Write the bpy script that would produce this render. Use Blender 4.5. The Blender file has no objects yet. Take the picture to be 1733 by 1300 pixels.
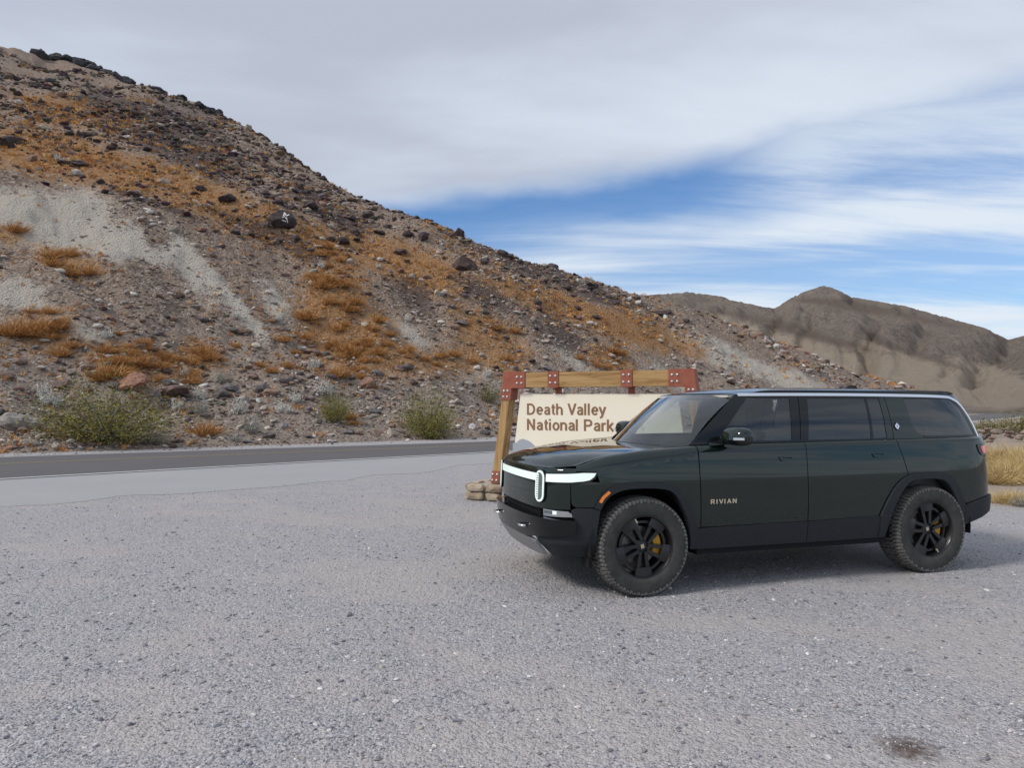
import bpy, math, random
import numpy as np
from mathutils import Vector, Matrix
from mathutils.geometry import delaunay_2d_cdt

# ---------------------------------------------------------------- camera / light / exposure
SC = bpy.context.scene
COL = SC.collection
rad = math.radians
FPX, CAMH, PITCH = 1230.0, 1.653, 0.0259          # focal length in photo pixels, eye height, upward pitch
cam_data = bpy.data.cameras.new('camera')
cam_data.sensor_fit = 'HORIZONTAL'; cam_data.sensor_width = 36.0
cam_data.lens = FPX * 36.0 / 1733.0
cam_data.clip_start = 0.05; cam_data.clip_end = 6000
cam = bpy.data.objects.new('camera', cam_data); COL.objects.link(cam)
cam.location = (0, 0, CAMH); cam.rotation_euler = (math.pi/2 + PITCH, 0, 0)
SC.camera = cam

SUN_EL, SUN_AZ = rad(42), rad(-115)               # azimuth measured from +Y (view axis) to the right
world = bpy.data.worlds.new('World'); SC.world = world; world.use_nodes = True
wt = world.node_tree; wn = wt.nodes; wl = wt.links; wn.clear()
def N(t, typ, **kw):
    n = t.nodes.new(typ)
    for k, v in kw.items():
        if k.startswith('i_'):
            n.inputs[k[2:].replace('_', ' ')].default_value = v
        else: setattr(n, k, v)
    return n
def mth(t, op, a, b=None, c=None, clamp=False):
    n = t.nodes.new('ShaderNodeMath'); n.operation = op; n.use_clamp = clamp
    for i, v in enumerate((a, b, c)):
        if v is None: continue
        if isinstance(v, (int, float)): n.inputs[i].default_value = v
        else: t.links.new(v, n.inputs[i])
    return n.outputs[0]
def sstep(t, v, a, b):
    n = t.nodes.new('ShaderNodeMapRange'); n.interpolation_type = 'SMOOTHSTEP'
    t.links.new(v, n.inputs[0]); n.inputs[1].default_value = a; n.inputs[2].default_value = b
    return n.outputs[0]
def mixc(t, fac, a, b, mode='MIX'):
    n = t.nodes.new('ShaderNodeMix'); n.data_type = 'RGBA'; n.blend_type = mode
    for sock, v in ((n.inputs[0], fac), (n.inputs[6], a), (n.inputs[7], b)):
        if isinstance(v, (int, float)): sock.default_value = v
        elif isinstance(v, (tuple, list)): sock.default_value = (*v[:3], 1)
        else: t.links.new(v, sock)
    return n.outputs[2]
sky = N(wt, 'ShaderNodeTexSky', sky_type='NISHITA', sun_disc=False)
sky.sun_elevation = SUN_EL; sky.sun_rotation = SUN_AZ; sky.air_density = 1.0; sky.dust_density = 0.6; sky.ozone_density = 1.6
bg_sky = N(wt, 'ShaderNodeBackground', i_Strength=0.105)
wl.new(mixc(wt, 1.0, sky.outputs[0], (0.62, 0.92, 1.25), 'MULTIPLY'), bg_sky.inputs[0])
tc = N(wt, 'ShaderNodeTexCoord')
sep = N(wt, 'ShaderNodeSeparateXYZ'); wl.new(tc.outputs['Generated'], sep.inputs[0])
dx, dy, dz = sep.outputs
elev = mth(wt, 'MULTIPLY', mth(wt, 'ARCSINE', dz), 57.2958)
azim = mth(wt, 'MULTIPLY', mth(wt, 'ARCTAN2', dx, dy), 57.2958)
# cloud layer coordinates: direction projected on a high plane
zc = mth(wt, 'ADD', mth(wt, 'MAXIMUM', dz, 0.0), 0.10)
comb = N(wt, 'ShaderNodeCombineXYZ')
wl.new(mth(wt, 'DIVIDE', dx, zc), comb.inputs[0]); wl.new(mth(wt, 'DIVIDE', dy, zc), comb.inputs[1])
def wnoise(scale, rot, stretch, detail, rough, dist=0.0, off=(0, 0, 0)):
    m = N(wt, 'ShaderNodeMapping'); wl.new(comb.outputs[0], m.inputs[0])
    m.inputs['Location'].default_value = off
    m.inputs['Rotation'].default_value = (0, 0, rad(rot)); m.inputs['Scale'].default_value = stretch
    n = N(wt, 'ShaderNodeTexNoise', i_Scale=scale, i_Detail=detail, i_Roughness=rough, i_Distortion=dist)
    wl.new(m.outputs[0], n.inputs['Vector']); return n.outputs[0]
n_edge = wnoise(0.9, 0, (1, 1, 1), 5, 0.55)
n_deck = wnoise(0.55, 25, (1, 1.6, 1), 5, 0.5, 0.4, (3, 1, 0))
n_cir = wnoise(0.75, -28, (0.55, 2.3, 1), 7, 0.62, 0.5, (7, 2, 0))
n_cir2 = wnoise(0.35, -20, (0.8, 1.8, 1), 4, 0.5, 0.3, (1, 9, 0))
# high grey deck whose ragged lower edge runs a little above the hills
edge = mth(wt, 'ADD', mth(wt, 'ADD', 15.2, mth(wt, 'MULTIPLY', azim, 0.115)), mth(wt, 'MULTIPLY', mth(wt, 'SUBTRACT', n_edge, 0.5), 7.0))
deck = sstep(wt, mth(wt, 'SUBTRACT', elev, edge), -0.3, 3.4)
cirrus = sstep(wt, mth(wt, 'ADD', n_cir, mth(wt, 'MULTIPLY', mth(wt, 'SUBTRACT', n_cir2, 0.5), 0.8)), 0.30, 0.62)
low = sstep(wt, mth(wt, 'SUBTRACT', edge, elev), 0.3, 5.5)      # the cirrus starts below a clear gap
closed = sstep(wt, azim, 12.0, 24.0)                            # the gap closes towards the east
low = mth(wt, 'MAXIMUM', low, mth(wt, 'MULTIPLY', closed, 0.8))
cirrus = mth(wt, 'MULTIPLY', mth(wt, 'ADD', 0.22, mth(wt, 'MULTIPLY', cirrus, 0.72)), mth(wt, 'ADD', 0.10, mth(wt, 'MULTIPLY', low, 0.90)))
cover = mth(wt, 'MAXIMUM', mth(wt, 'MULTIPLY', deck, 0.97), cirrus)
deck_col = mixc(wt, sstep(wt, n_deck, 0.36, 0.64), (0.50, 0.545, 0.645), (0.72, 0.79, 0.89))
cl_col = mixc(wt, deck, (0.78, 0.85, 0.93), deck_col)
bg_cl = N(wt, 'ShaderNodeBackground', i_Strength=1.0); wl.new(cl_col, bg_cl.inputs[0])
ms = N(wt, 'ShaderNodeMixShader'); wl.new(cover, ms.inputs[0]); wl.new(bg_sky.outputs[0], ms.inputs[1]); wl.new(bg_cl.outputs[0], ms.inputs[2])
wo = N(wt, 'ShaderNodeOutputWorld'); wl.new(ms.outputs[0], wo.inputs[0])

sun_d = bpy.data.lights.new('sun', 'SUN'); sun_d.energy = 2.4; sun_d.angle = rad(14); sun_d.color = (1.0, 0.95, 0.87)
sun = bpy.data.objects.new('sun', sun_d); COL.objects.link(sun)
sv = Vector((math.sin(SUN_AZ)*math.cos(SUN_EL), math.cos(SUN_AZ)*math.cos(SUN_EL), math.sin(SUN_EL)))
sun.rotation_euler = sv.to_track_quat('Z', 'Y').to_euler()
SC.view_settings.view_transform = 'Standard'; SC.view_settings.look = 'None'
SC.view_settings.gamma = 1.0; SC.view_settings.exposure = 0.0; SC.view_settings.use_curve_mapping = False

# ---------------------------------------------------------------- helpers
rng = np.random.default_rng(11); random.seed(5)
CP, SP = math.cos(PITCH), math.sin(PITCH)
def ray(px, py):
    a = (px - 866.5)/FPX; b = (650 - py)/FPX
    return np.array([a, CP - SP*b, SP + CP*b])
def project(x, y, z):
    d = y*CP + (z - CAMH)*SP; d = np.where(d < 0.1, 0.1, d)
    return 866.5 + FPX*x/d, 650 - FPX*(-y*SP + (z - CAMH)*CP)/d
def gnd(px, py, z=0.0):
    d = ray(px, py); t = (z - CAMH)/d[2]; return np.array([d[0]*t, d[1]*t, z])

def tag(o, label=None, cat=None, group=None, kind=None):
    if label: o['label'] = label
    if cat: o['category'] = cat
    if group: o['group'] = group
    if kind: o['kind'] = kind
    return o
def empty(name, loc=(0, 0, 0), rz=0.0, parent=None):
    o = bpy.data.objects.new(name, None); COL.objects.link(o); o.location = loc; o.rotation_euler = (0, 0, rz)
    o.empty_display_size = 0.1
    if parent: o.parent = parent
    return o
def link(name, me, parent=None, mat=None):
    o = bpy.data.objects.new(name, me); COL.objects.link(o)
    if parent: o.parent = parent
    if mat and not me.materials: me.materials.append(mat)
    return o
def mesh_np(name, V, F, smooth=False, mat=None):
    """V (n,3) array; F (m,3) or (m,4) array or list of such arrays"""
    me = bpy.data.meshes.new(name)
    Fs = F if isinstance(F, list) else [F]
    Fs = [f for f in Fs if len(f)]
    nv = len(V); nl = sum(f.size for f in Fs); nf = sum(len(f) for f in Fs)
    me.vertices.add(nv); me.vertices.foreach_set('co', np.ascontiguousarray(V, dtype=np.float32).ravel())
    me.loops.add(nl); me.polygons.add(nf)
    me.loops.foreach_set('vertex_index', np.concatenate([f.ravel() for f in Fs]).astype(np.int32))
    tot = np.concatenate([np.full(len(f), f.shape[1]) for f in Fs]); st = np.concatenate([[0], np.cumsum(tot)[:-1]])
    me.polygons.foreach_set('loop_start', st.astype(np.int32))
    me.polygons.foreach_set('use_smooth', np.full(nf, smooth))
    me.update(calc_edges=True); me.validate()
    if mat: me.materials.append(mat)
    return me
class MB:
    """collects simple solids into one mesh"""
    def __init__(s): s.v = []; s.f = []; s.n = 0
    def add(s, V, F):
        s.v += [tuple(map(float, p)) for p in V]; s.f += [tuple(int(i) + s.n for i in f) for f in F]; s.n += len(V); return s
    def box(s, c, d, M=None, taper=1.0):
        hx, hy, hz = d[0]/2, d[1]/2, d[2]/2
        P = [Vector((sx*hx*(taper if sz > 0 else 1), sy*hy*(taper if sz > 0 else 1), sz*hz)) for sz in (-1, 1) for sy in (-1, 1) for sx in (-1, 1)]
        if M is not None: P = [M @ p for p in P]
        P = [p + Vector(c) for p in P]
        return s.add(P, [(0, 2, 3, 1), (4, 5, 7, 6), (0, 1, 5, 4), (2, 6, 7, 3), (0, 4, 6, 2), (1, 3, 7, 5)])
    def hexa(s, P):   # 8 corners: bottom 4 ccw, top 4 ccw
        return s.add(P, [(3, 2, 1, 0), (4, 5, 6, 7), (0, 1, 5, 4), (1, 2, 6, 5), (2, 3, 7, 6), (3, 0, 4, 7)])
    def tube(s, pts, r, n=8, cap=True):
        pts = [Vector(p) for p in pts]; rs = r if isinstance(r, (list, tuple)) else [r]*len(pts)
        rings = []; up = Vector((0.13, 0.21, 0.97))
        for i, p in enumerate(pts):
            t = (pts[min(i+1, len(pts)-1)] - pts[max(i-1, 0)]).normalized()
            a = t.cross(up)
            if a.length < 1e-3: a = t.cross(Vector((1, 0, 0)))
            a.normalize(); b = t.cross(a)
            rings.append([p + (a*math.cos(k*2*math.pi/n) + b*math.sin(k*2*math.pi/n))*rs[i] for k in range(n)])
        V = [q for R in rings for q in R]; F = []
        for i in range(len(pts)-1):
            for k in range(n):
                F.append((i*n+k, i*n+(k+1) % n, (i+1)*n+(k+1) % n, (i+1)*n+k))
        if cap: F.append(tuple(range(n-1, -1, -1))); F.append(tuple((len(pts)-1)*n + k for k in range(n)))
        return s.add(V, F)
    def lathe(s, prof, n=48, axis='y', M=None, closed=False):
        """prof: (radius, along) pairs, spun about axis y"""
        V = []; F = []
        for (r, a) in prof:
            for k in range(n):
                t = k*2*math.pi/n; p = Vector((r*math.cos(t), a, r*math.sin(t)))
                V.append(M @ p if M is not None else p)
        m = len(prof)
        for i in range(m if closed else m-1):
            j = (i+1) % m
            for k in range(n): F.append((i*n+k, j*n+k, j*n+(k+1) % n, i*n+(k+1) % n))
        return s.add(V, F)
    def prism(s, poly, y0, y1, M=None, bevel=0.0):
        """poly in (x,z), extruded along y from y0 to y1 (y1 is the outer, bevelled face)"""
        c = np.mean(poly, axis=0); n = len(poly)
        inn = [(c[0] + (p[0]-c[0])*(1-bevel), c[1] + (p[1]-c[1])*(1-bevel)) for p in poly]
        sg = 1 if y1 > y0 else -1
        V = [Vector((p[0], y0, p[1])) for p in poly] + [Vector((p[0], y1 - sg*bevel*0.05, p[1])) for p in poly] + [Vector((p[0], y1, p[1])) for p in inn]
        if M is not None: V = [M @ v for v in V]
        F = [tuple(range(n)), tuple(2*n + k for k in range(n-1, -1, -1))]
        for L in (0, n):
            for k in range(n): F.append((L+k, L+n+k, L+n+(k+1) % n, L+(k+1) % n))
        return s.add(V, F)
    def mesh(s, name, mat=None, smooth=False, recalc=True):
        me = bpy.data.meshes.new(name); me.from_pydata(s.v, [], s.f); me.update()
        if recalc:
            import bmesh
            bm = bmesh.new(); bm.from_mesh(me); bmesh.ops.recalc_face_normals(bm, faces=bm.faces); bm.to_mesh(me); bm.free()
        if smooth:
            me.polygons.foreach_set('use_smooth', np.ones(len(me.polygons), bool))
            if smooth != True: me.set_sharp_from_angle(angle=rad(smooth))
        if mat: me.materials.append(mat)
        return me
    def build(s, name, mat=None, parent=None, smooth=False): return link(name, s.mesh(name, mat, smooth), parent)
def crom(P, n=8, closed=False):
    """Catmull-Rom through P"""
    P = [np.array(p, float) for p in P]; out = []
    m = len(P)
    for i in range(m if closed else m-1):
        if closed: a, b, c, d = P[i-1], P[i], P[(i+1) % m], P[(i+2) % m]
        else: a, b, c, d = P[max(i-1, 0)], P[i], P[i+1], P[min(i+2, m-1)]
        for k in range(n):
            t = k/n; out.append(0.5*((2*b) + (c-a)*t + (2*a-5*b+4*c-d)*t*t + (-a+3*b-3*c+d)*t**3))
    if not closed: out.append(P[-1])
    return np.array(out)
def spline(P, n=14):
    """smooth curve through unevenly spaced points (chord-length Hermite)"""
    P = np.array(P, float); d = np.concatenate([[0], np.cumsum(np.hypot(*np.diff(P, axis=0).T))]); T = np.gradient(P, d, axis=0); out = []
    for i in range(len(P)-1):
        h = d[i+1]-d[i]; m = max(n, int(h/3))
        for k in range(n):
            t = k/n; out.append((2*t**3-3*t*t+1)*P[i] + (t**3-2*t*t+t)*h*T[i] + (-2*t**3+3*t*t)*P[i+1] + (t**3-t*t)*h*T[i+1])
    return np.array(out + [P[-1]])
# value noise
def _h(ix, iy, seed):
    with np.errstate(over='ignore'):
        h = (ix.astype(np.int64)*374761393 + iy.astype(np.int64)*668265263 + seed*974711) & 0xFFFFFFFF
        h = ((h ^ (h >> 13))*1274126177) & 0xFFFFFFFF
        h = (h ^ (h >> 16)) & 0xFFFF
    return h/65535.0
def vnoise(x, y, seed=0):
    ix = np.floor(x); iy = np.floor(y); fx = x-ix; fy = y-iy
    fx = fx*fx*(3-2*fx); fy = fy*fy*(3-2*fy)
    a = _h(ix, iy, seed); b = _h(ix+1, iy, seed); c = _h(ix, iy+1, seed); d = _h(ix+1, iy+1, seed)
    return (a*(1-fx)+b*fx)*(1-fy) + (c*(1-fx)+d*fx)*fy - 0.5
def fbm(x, y, o=4, seed=0, g=0.5):
    s = 0; a = 1
    for k in range(o):
        s = s + a*vnoise(x*2**k + 17.3*k, y*2**k - 9.1*k, seed+k); a *= g
    return s

# ---------------------------------------------------------------- materials
def principled(name, col, rough=0.6, metal=0.0, spec=0.5, coat=0.0, emit=None, estr=0.0, coat_rough=0.03):
    m = bpy.data.materials.new(name); m.use_nodes = True; b = m.node_tree.nodes['Principled BSDF']
    b.inputs['Base Color'].default_value = (*col, 1); b.inputs['Roughness'].default_value = rough
    b.inputs['Metallic'].default_value = metal; b.inputs['Specular IOR Level'].default_value = spec
    b.inputs['Coat Weight'].default_value = coat; b.inputs['Coat Roughness'].default_value = coat_rough
    if emit: b.inputs['Emission Color'].default_value = (*emit, 1); b.inputs['Emission Strength'].default_value = estr
    return m
def bsdf(m): return m.node_tree.nodes['Principled BSDF']
def tex(t, typ, scale, vec=None, **kw):
    n = t.nodes.new(typ); n.inputs['Scale'].default_value = scale
    for k, v in kw.items():
        if k in n.inputs: n.inputs[k].default_value = v
        else: setattr(n, k, v)
    if vec is not None: t.links.new(vec, n.inputs['Vector'])
    return n
def ramp(t, fac, stops):
    n = t.nodes.new('ShaderNodeValToRGB'); t.links.new(fac, n.inputs[0])
    while len(n.color_ramp.elements) < len(stops): n.color_ramp.elements.new(0.5)
    for e, (p, c) in zip(n.color_ramp.elements, stops): e.position = p; e.color = (*c, 1)
    return n.outputs[0]
def bump(m, h, strength=0.3, dist=0.02, prev=None):
    t = m.node_tree; n = t.nodes.new('ShaderNodeBump'); n.inputs['Strength'].default_value = strength; n.inputs['Distance'].default_value = dist
    t.links.new(h, n.inputs['Height'])
    if prev is not None: t.links.new(prev, n.inputs['Normal'])
    t.links.new(n.outputs[0], bsdf(m).inputs['Normal']); return n.outputs[0]
def objco(t): return t.nodes.new('ShaderNodeTexCoord').outputs['Object']
def grainy(name, c1, c2, scale, rough=0.9, detail=5, b=0.0, bs=0.02):
    m = principled(name, c1, rough, spec=0.2); t = m.node_tree
    n = tex(t, 'ShaderNodeTexNoise', scale, objco(t), Detail=detail, Roughness=0.65)
    t.links.new(ramp(t, n.outputs[0], [(0.3, c1), (0.7, c2)]), bsdf(m).inputs['Base Color'])
    if b: bump(m, n.outputs[0], b, bs)
    return m
def attr(t, name): 
    n = t.nodes.new('ShaderNodeAttribute'); n.attribute_name = name; return n
# ---------------------------------------------------------------- roads and ground
def off_curve(pts): return spline(pts, 14)
WHITE = off_curve([(-75, -42), (-38, -8.5), (*gnd(0, 811.5)[:2],), (*gnd(417, 788)[:2],), (*gnd(834, 765.4)[:2],), (9, 33.2), (27, 51), (62, 88), (105, 140), (170, 225)])
FAR = off_curve([(-82, -36), (-44, -2.0), (*gnd(0, 773.7)[:2],), (*gnd(417, 760)[:2],), (*gnd(834, 746.7)[:2],), (8, 39.2), (23, 56), (57, 93), (100, 145), (165, 230)])
APRON = off_curve([(-72, -52), (-34, -16), (*gnd(0, 857)[:2],), (*gnd(425, 826)[:2],), (*gnd(834, 786)[:2],), (9.5, 30.0), (27.6, 49.8), (62.6, 87.2), (105.6, 139.3), (170.6, 224.4)])
def resamp(C, n=160):
    d = np.concatenate([[0], np.cumsum(np.hypot(*np.diff(C, axis=0).T))]); u = np.linspace(0, d[-1], n)
    return np.stack([np.interp(u, d, C[:, 0]), np.interp(u, d, C[:, 1])], 1)
def ribbon(name, A, B, z, mat, parent=None, wob=0.0):
    n = len(A)
    if wob: B = B + (fbm(B[:, 0]*0.9, B[:, 1]*0.9, 3, 4)*wob)[:, None]*np.array([[0.6, -0.8]])
    V = np.zeros((2*n, 3)); V[:n, :2] = A; V[n:, :2] = B; V[:, 2] = z
    F = np.array([(i, i+1, n+i+1, n+i) for i in range(n-1)])[:, ::-1]
    me = mesh_np(name, V, F, mat=mat)
    return link(name, me, parent)
def shifted(C, d):
    t = np.gradient(C, axis=0); t /= np.linalg.norm(t, axis=1)[:, None]
    return C + np.stack([-t[:, 1], t[:, 0]], 1)*d          # to the left of travel = towards the hill

# gravel lot
M_gravel = principled('gravel', (0.3, 0.29, 0.29), 0.95, spec=0.15)
t = M_gravel.node_tree; oc = objco(t)
big = tex(t, 'ShaderNodeTexNoise', 0.55, oc, Detail=6, Roughness=0.62)
mid = tex(t, 'ShaderNodeTexNoise', 5.0, oc, Detail=5, Roughness=0.7)
v1 = tex(t, 'ShaderNodeTexVoronoi', 75.0, oc, Randomness=1.0); v2 = tex(t, 'ShaderNodeTexVoronoi', 33.0, oc, Randomness=1.0)
bw = t.nodes.new('ShaderNodeRGBToBW'); t.links.new(v1.outputs['Color'], bw.inputs[0])
stone = ramp(t, bw.outputs[0], [(0.1, (0.17, 0.168, 0.185)), (0.42, (0.345, 0.335, 0.36)), (0.7, (0.47, 0.45, 0.465)), (0.95, (0.66, 0.63, 0.62))])
dust = mixc(t, mid.outputs[0], (0.52, 0.455, 0.42), (0.44, 0.40, 0.385))
patch = sstep(t, mth(t, 'ADD', mth(t, 'MULTIPLY', big.outputs[0], 0.75), mth(t, 'MULTIPLY', mid.outputs[0], 0.35)), 0.50, 0.62)
patch = sstep(t, mth(t, 'ADD', mth(t, 'MULTIPLY', attr(t, 'dust').outputs['Fac'], 0.8), mth(t, 'MULTIPLY', mth(t, 'SUBTRACT', mid.outputs[0], 0.5), 1.2)), 0.0, 0.95); patch = mth(t, 'MULTIPLY', patch, 0.75)
bw2 = t.nodes.new('ShaderNodeRGBToBW'); t.links.new(v2.outputs['Color'], bw2.inputs[0])
base = mixc(t, patch, stone, dust)
base = mixc(t, 0.35, base, mixc(t, bw2.outputs[0], (0.20, 0.195, 0.21), (0.50, 0.475, 0.46)))
base = mixc(t, mth(t, 'MULTIPLY', sstep(t, mid.outputs[0], 0.35, 0.6), 0.3), base, (0.41, 0.39, 0.395))
base = mixc(t, mth(t, 'MULTIPLY', attr(t, 'dirt').outputs['Fac'], 0.85), base, mixc(t, mid.outputs[0], (0.22, 0.165, 0.125), (0.46, 0.38, 0.31)))
# dark oily stain on the gravel
st = gnd(1535, 1268); dv = t.nodes.new('ShaderNodeVectorMath'); dv.operation = 'DISTANCE'
t.links.new(oc, dv.inputs[0]); dv.inputs[1].default_value = tuple(st)
stn = sstep(t, mth(t, 'ADD', dv.outputs['Value'], mth(t, 'MULTIPLY', mth(t, 'SUBTRACT', tex(t, 'ShaderNodeTexNoise', 22.0, oc, Detail=4).outputs[0], 0.5), 0.22)), 0.19, 0.02)
base = mixc(t, mth(t, 'MULTIPLY', stn, 0.9), base, (0.09, 0.06, 0.045))
t.links.new(base, bsdf(M_gravel).inputs['Base Color'])
hh = mth(t, 'ADD', mth(t, 'MULTIPLY', v1.outputs['Distance'], -0.6), mth(t, 'ADD', mth(t, 'MULTIPLY', v2.outputs['Distance'], -0.8), mth(t, 'MULTIPLY', mid.outputs[0], 1.2)))
bump(M_gravel, hh, 0.75, 0.022)
def dust_at(x, y):
    n = fbm(x*0.6 + 0.25*y, y*1.1, 5, 71, 0.62) + 0.45*fbm(x*2.6, y*3.4, 3, 72)
    return np.clip((n - 0.0)/0.42, 0, 1)
def dirt_at(x, y): return np.clip((y - 10.6 + 0.1*(x-9))/2.0 + fbm(x*0.8, y*0.8, 3, 75), 0, 1)*np.clip((x-6.5)/1.5, 0, 1)
def ground_z(x, y):
    f = np.clip((np.abs(x) - 13)/-3, 0, 1)*np.clip((y - 12.5)/-3, 0, 1)*np.clip((y-1.2)/1, 0, 1)
    return f*(fbm(x*0.9, y*0.9, 3, 81)*0.022 + fbm(x*5, y*5, 2, 82)*0.006)
_c = lambda a, b_, n, far: np.concatenate([-np.array(far)[::-1] if a < 0 else np.array([-2600., -300, -40, -5]), np.linspace(a, b_, n), np.array(far)])
xs = _c(-14, 14, 260, [18., 40, 300, 2600]); ys = _c(1, 16, 170, [20., 40, 300, 2600]); GXX, GYY = np.meshgrid(xs, ys)
idx = np.arange(GXX.size).reshape(GXX.shape); q = np.stack([idx[:-1, :-1], idx[:-1, 1:], idx[1:, 1:], idx[1:, :-1]], -1).reshape(-1, 4)
gme = mesh_np('ground', np.stack([GXX.ravel(), GYY.ravel(), ground_z(GXX, GYY).ravel()], 1), q, smooth=True, mat=M_gravel)
at = gme.attributes.new('dust', 'FLOAT', 'POINT'); at.data.foreach_set('value', dust_at(GXX.ravel(), GYY.ravel()).astype(np.float32))
at = gme.attributes.new('dirt', 'FLOAT', 'POINT'); at.data.foreach_set('value', dirt_at(GXX.ravel(), GYY.ravel()).astype(np.float32))
ground = link('ground', gme); tag(ground, kind='structure')

def asphalt(name, a, b, s):
    m = principled(name, a, 0.85, spec=0.25); t = m.node_tree; oc = objco(t)
    n1 = tex(t, 'ShaderNodeTexNoise', 0.5, oc, Detail=5); n2 = tex(t, 'ShaderNodeTexNoise', 60, oc, Detail=3)
    c = mixc(t, n1.outputs[0], a, b); c = mixc(t, 0.35, c, mixc(t, n2.outputs[0], tuple(x*0.6 for x in a), tuple(x*1.35 for x in b)))
    t.links.new(c, bsdf(m).inputs['Base Color']); bump(m, n2.outputs[0], 0.3, 0.01); return m
M_road = asphalt('asphalt', (0.098, 0.093, 0.10), (0.135, 0.127, 0.13), 1)
M_apron = asphalt('worn_asphalt', (0.30, 0.295, 0.31), (0.38, 0.37, 0.375), 1)
M_white = grainy('road_white', (0.72, 0.72, 0.70), (0.55, 0.55, 0.54), 9)
M_yellow = grainy('road_yellow', (0.42, 0.33, 0.16), (0.25, 0.22, 0.15), 5)
W2, F2 = WHITE, FAR
apron = ribbon('paved_shoulder', shifted(W2, 0.3), APRON, 0.004, M_apron, wob=0.7); tag(apron, kind='structure')
road = ribbon('road', F2, shifted(W2, -0.25), 0.008, M_road, wob=0.0); tag(road, kind='structure')
ribbon('edge_line', shifted(W2, 0.07), shifted(W2, -0.07), 0.012, M_white, road)
ribbon('edge_line', shifted(F2, -0.22), shifted(F2, -0.32), 0.012, M_white, road)
ymid = 0.40*W2 + 0.60*F2
ribbon('centre_line', shifted(ymid, 0.13), shifted(ymid, 0.05), 0.012, M_yellow, road)
ribbon('centre_line', shifted(ymid, -0.05), shifted(ymid, -0.13), 0.012, M_yellow, road)

# ---------------------------------------------------------------- hills
# foot line of the hill: a gentle bend that follows the far road edge
_s = np.arange(-150, 260, 0.8); _hd = np.radians(56 - 0.2*np.clip(_s, -80, 112)); _k0 = int(np.argmin(np.abs(_s)))
FARD = np.stack([np.cumsum(np.sin(_hd))*0.8, np.cumsum(np.cos(_hd))*0.8], 1); FARD += np.array(gnd(0, 773.7)[:2]) - FARD[_k0]
_tg = np.stack([np.sin(_hd), np.cos(_hd)], 1); _nm = np.stack([-_tg[:, 1], _tg[:, 0]], 1)
_al = np.concatenate([[0], np.cumsum(np.hypot(*np.diff(FARD, axis=0).T))])
def road_uv(x, y):
    x = np.asarray(x, float); sh = x.shape; X = np.stack([x.ravel(), np.asarray(y, float).ravel()], 1)
    u = np.empty(len(X)); v = np.empty(len(X))
    for i in range(0, len(X), 4000):
        q = X[i:i+4000]; d2 = ((q[:, None, :] - FARD[None])**2).sum(2); k = d2.argmin(1)
        dd = q - FARD[k]; u[i:i+4000] = _al[k] + (dd*_tg[k]).sum(1); sg = np.sign((dd*_nm[k]).sum(1)); v[i:i+4000] = sg*np.sqrt(d2[np.arange(len(k)), k])
    return u.reshape(sh), v.reshape(sh)
def skyline(P):
    P = np.array(P, float); az = []; te = []
    for px, py in P:
        d = ray(px, py); az.append(math.atan2(d[0], d[1])); te.append(d[2]/math.hypot(d[0], d[1]))
    return np.array(az), np.array(te)
A1, E1 = skyline([(-1400, 30), (-300, 25), (0, 62), (60, 77), (120, 93), (200, 113), (270, 131), (360, 168), (430, 224), (490, 264), (545, 302), (600, 330), (650, 352), (720, 374), (780, 399),
                  (850, 430), (940, 454), (1000, 474), (1060, 492), (1110, 505), (1200, 534), (1330, 584), (1450, 632), (1560, 662), (1700, 676), (2200, 680)])
A2, E2 = skyline([(600, 560), (900, 522), (1000, 510), (1100, 499), (1160, 493), (1220, 501), (1290, 519), (1312, 521), (1345, 500), (1380, 486), (1395, 483), (1412, 487), (1440, 502), (1530, 517), (1600, 536),
                  (1670, 556), (1690, 566), (1706, 575), (1733, 568), (1850, 560), (2300, 580)])
def hill1(x, y):
    u, v = road_uv(x, y); r = np.hypot(x, y); az = np.arctan2(x, y)
    du = fbm(u*0.035, v*0.02, 3, 3)*6
    w = v + du*np.clip(v/20, 0, 1)
    gul = np.abs(fbm(u*0.085 + v*0.03, v*0.035 + 3, 4, 21))            # gullies running down the slope
    H = np.where(w < 1.5, -0.25 + 0.16*w, 0)
    a = np.clip(w - 1.5, 0, None)
    prof = 0.30*np.minimum(a, 4) + 0.66*np.clip(a-4, 0, 23) + 0.44*np.clip(a-27, 0, None)
    amp = np.clip(a/8, 0, 1)*np.clip((40-a)/12, 0.22, 1)
    H = H + prof + amp*(gul*3.6 - 0.8)
    H = H + np.clip(a/4, 0, 1)*(fbm(x*0.28, y*0.28, 4, 5)*0.75 + fbm(x*1.3, y*1.3, 3, 8)*0.22) + np.clip(a-30, 0, 30)/30*fbm(x*0.06, y*0.06, 3, 9)*3
    cap = CAMH + np.interp(az, A1, E1)*r
    over = H - cap
    H = np.where(over > 0, cap - 0.7*over, H)
    return H
def hill2(x, y):
    r = np.hypot(x, y); az = np.arctan2(x, y); e = np.interp(az, A2, E2)
    n = fbm(x*0.012, y*0.012, 4, 31); gz = np.abs(fbm(az*16 + n*0.6, r*0.004, 4, 33))
    r0 = 120 + 40*n; rr = 400.0
    tt = np.clip((r-r0)/(rr-r0), 0, 3)
    H = (CAMH + e*rr)*(0.55*tt + 0.45*tt**1.7) + np.clip(tt*3, 0, 1)*(gz*13 - 3 + fbm(x*0.05, y*0.05, 5, 36, 0.6)*5.0) - 0.6*(tt <= 0) - 0.3
    # strata ledges near the top
    led = H*0.16 + n*1.5; H = H + np.clip(tt*2-0.9, 0, 1)*1.6*(np.floor(led) + np.clip((led-np.floor(led))*2.5, 0, 1) - led)
    cap = CAMH + e*r; over = H - cap
    return np.where(over > 0, cap - 0.7*over, H)
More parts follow.
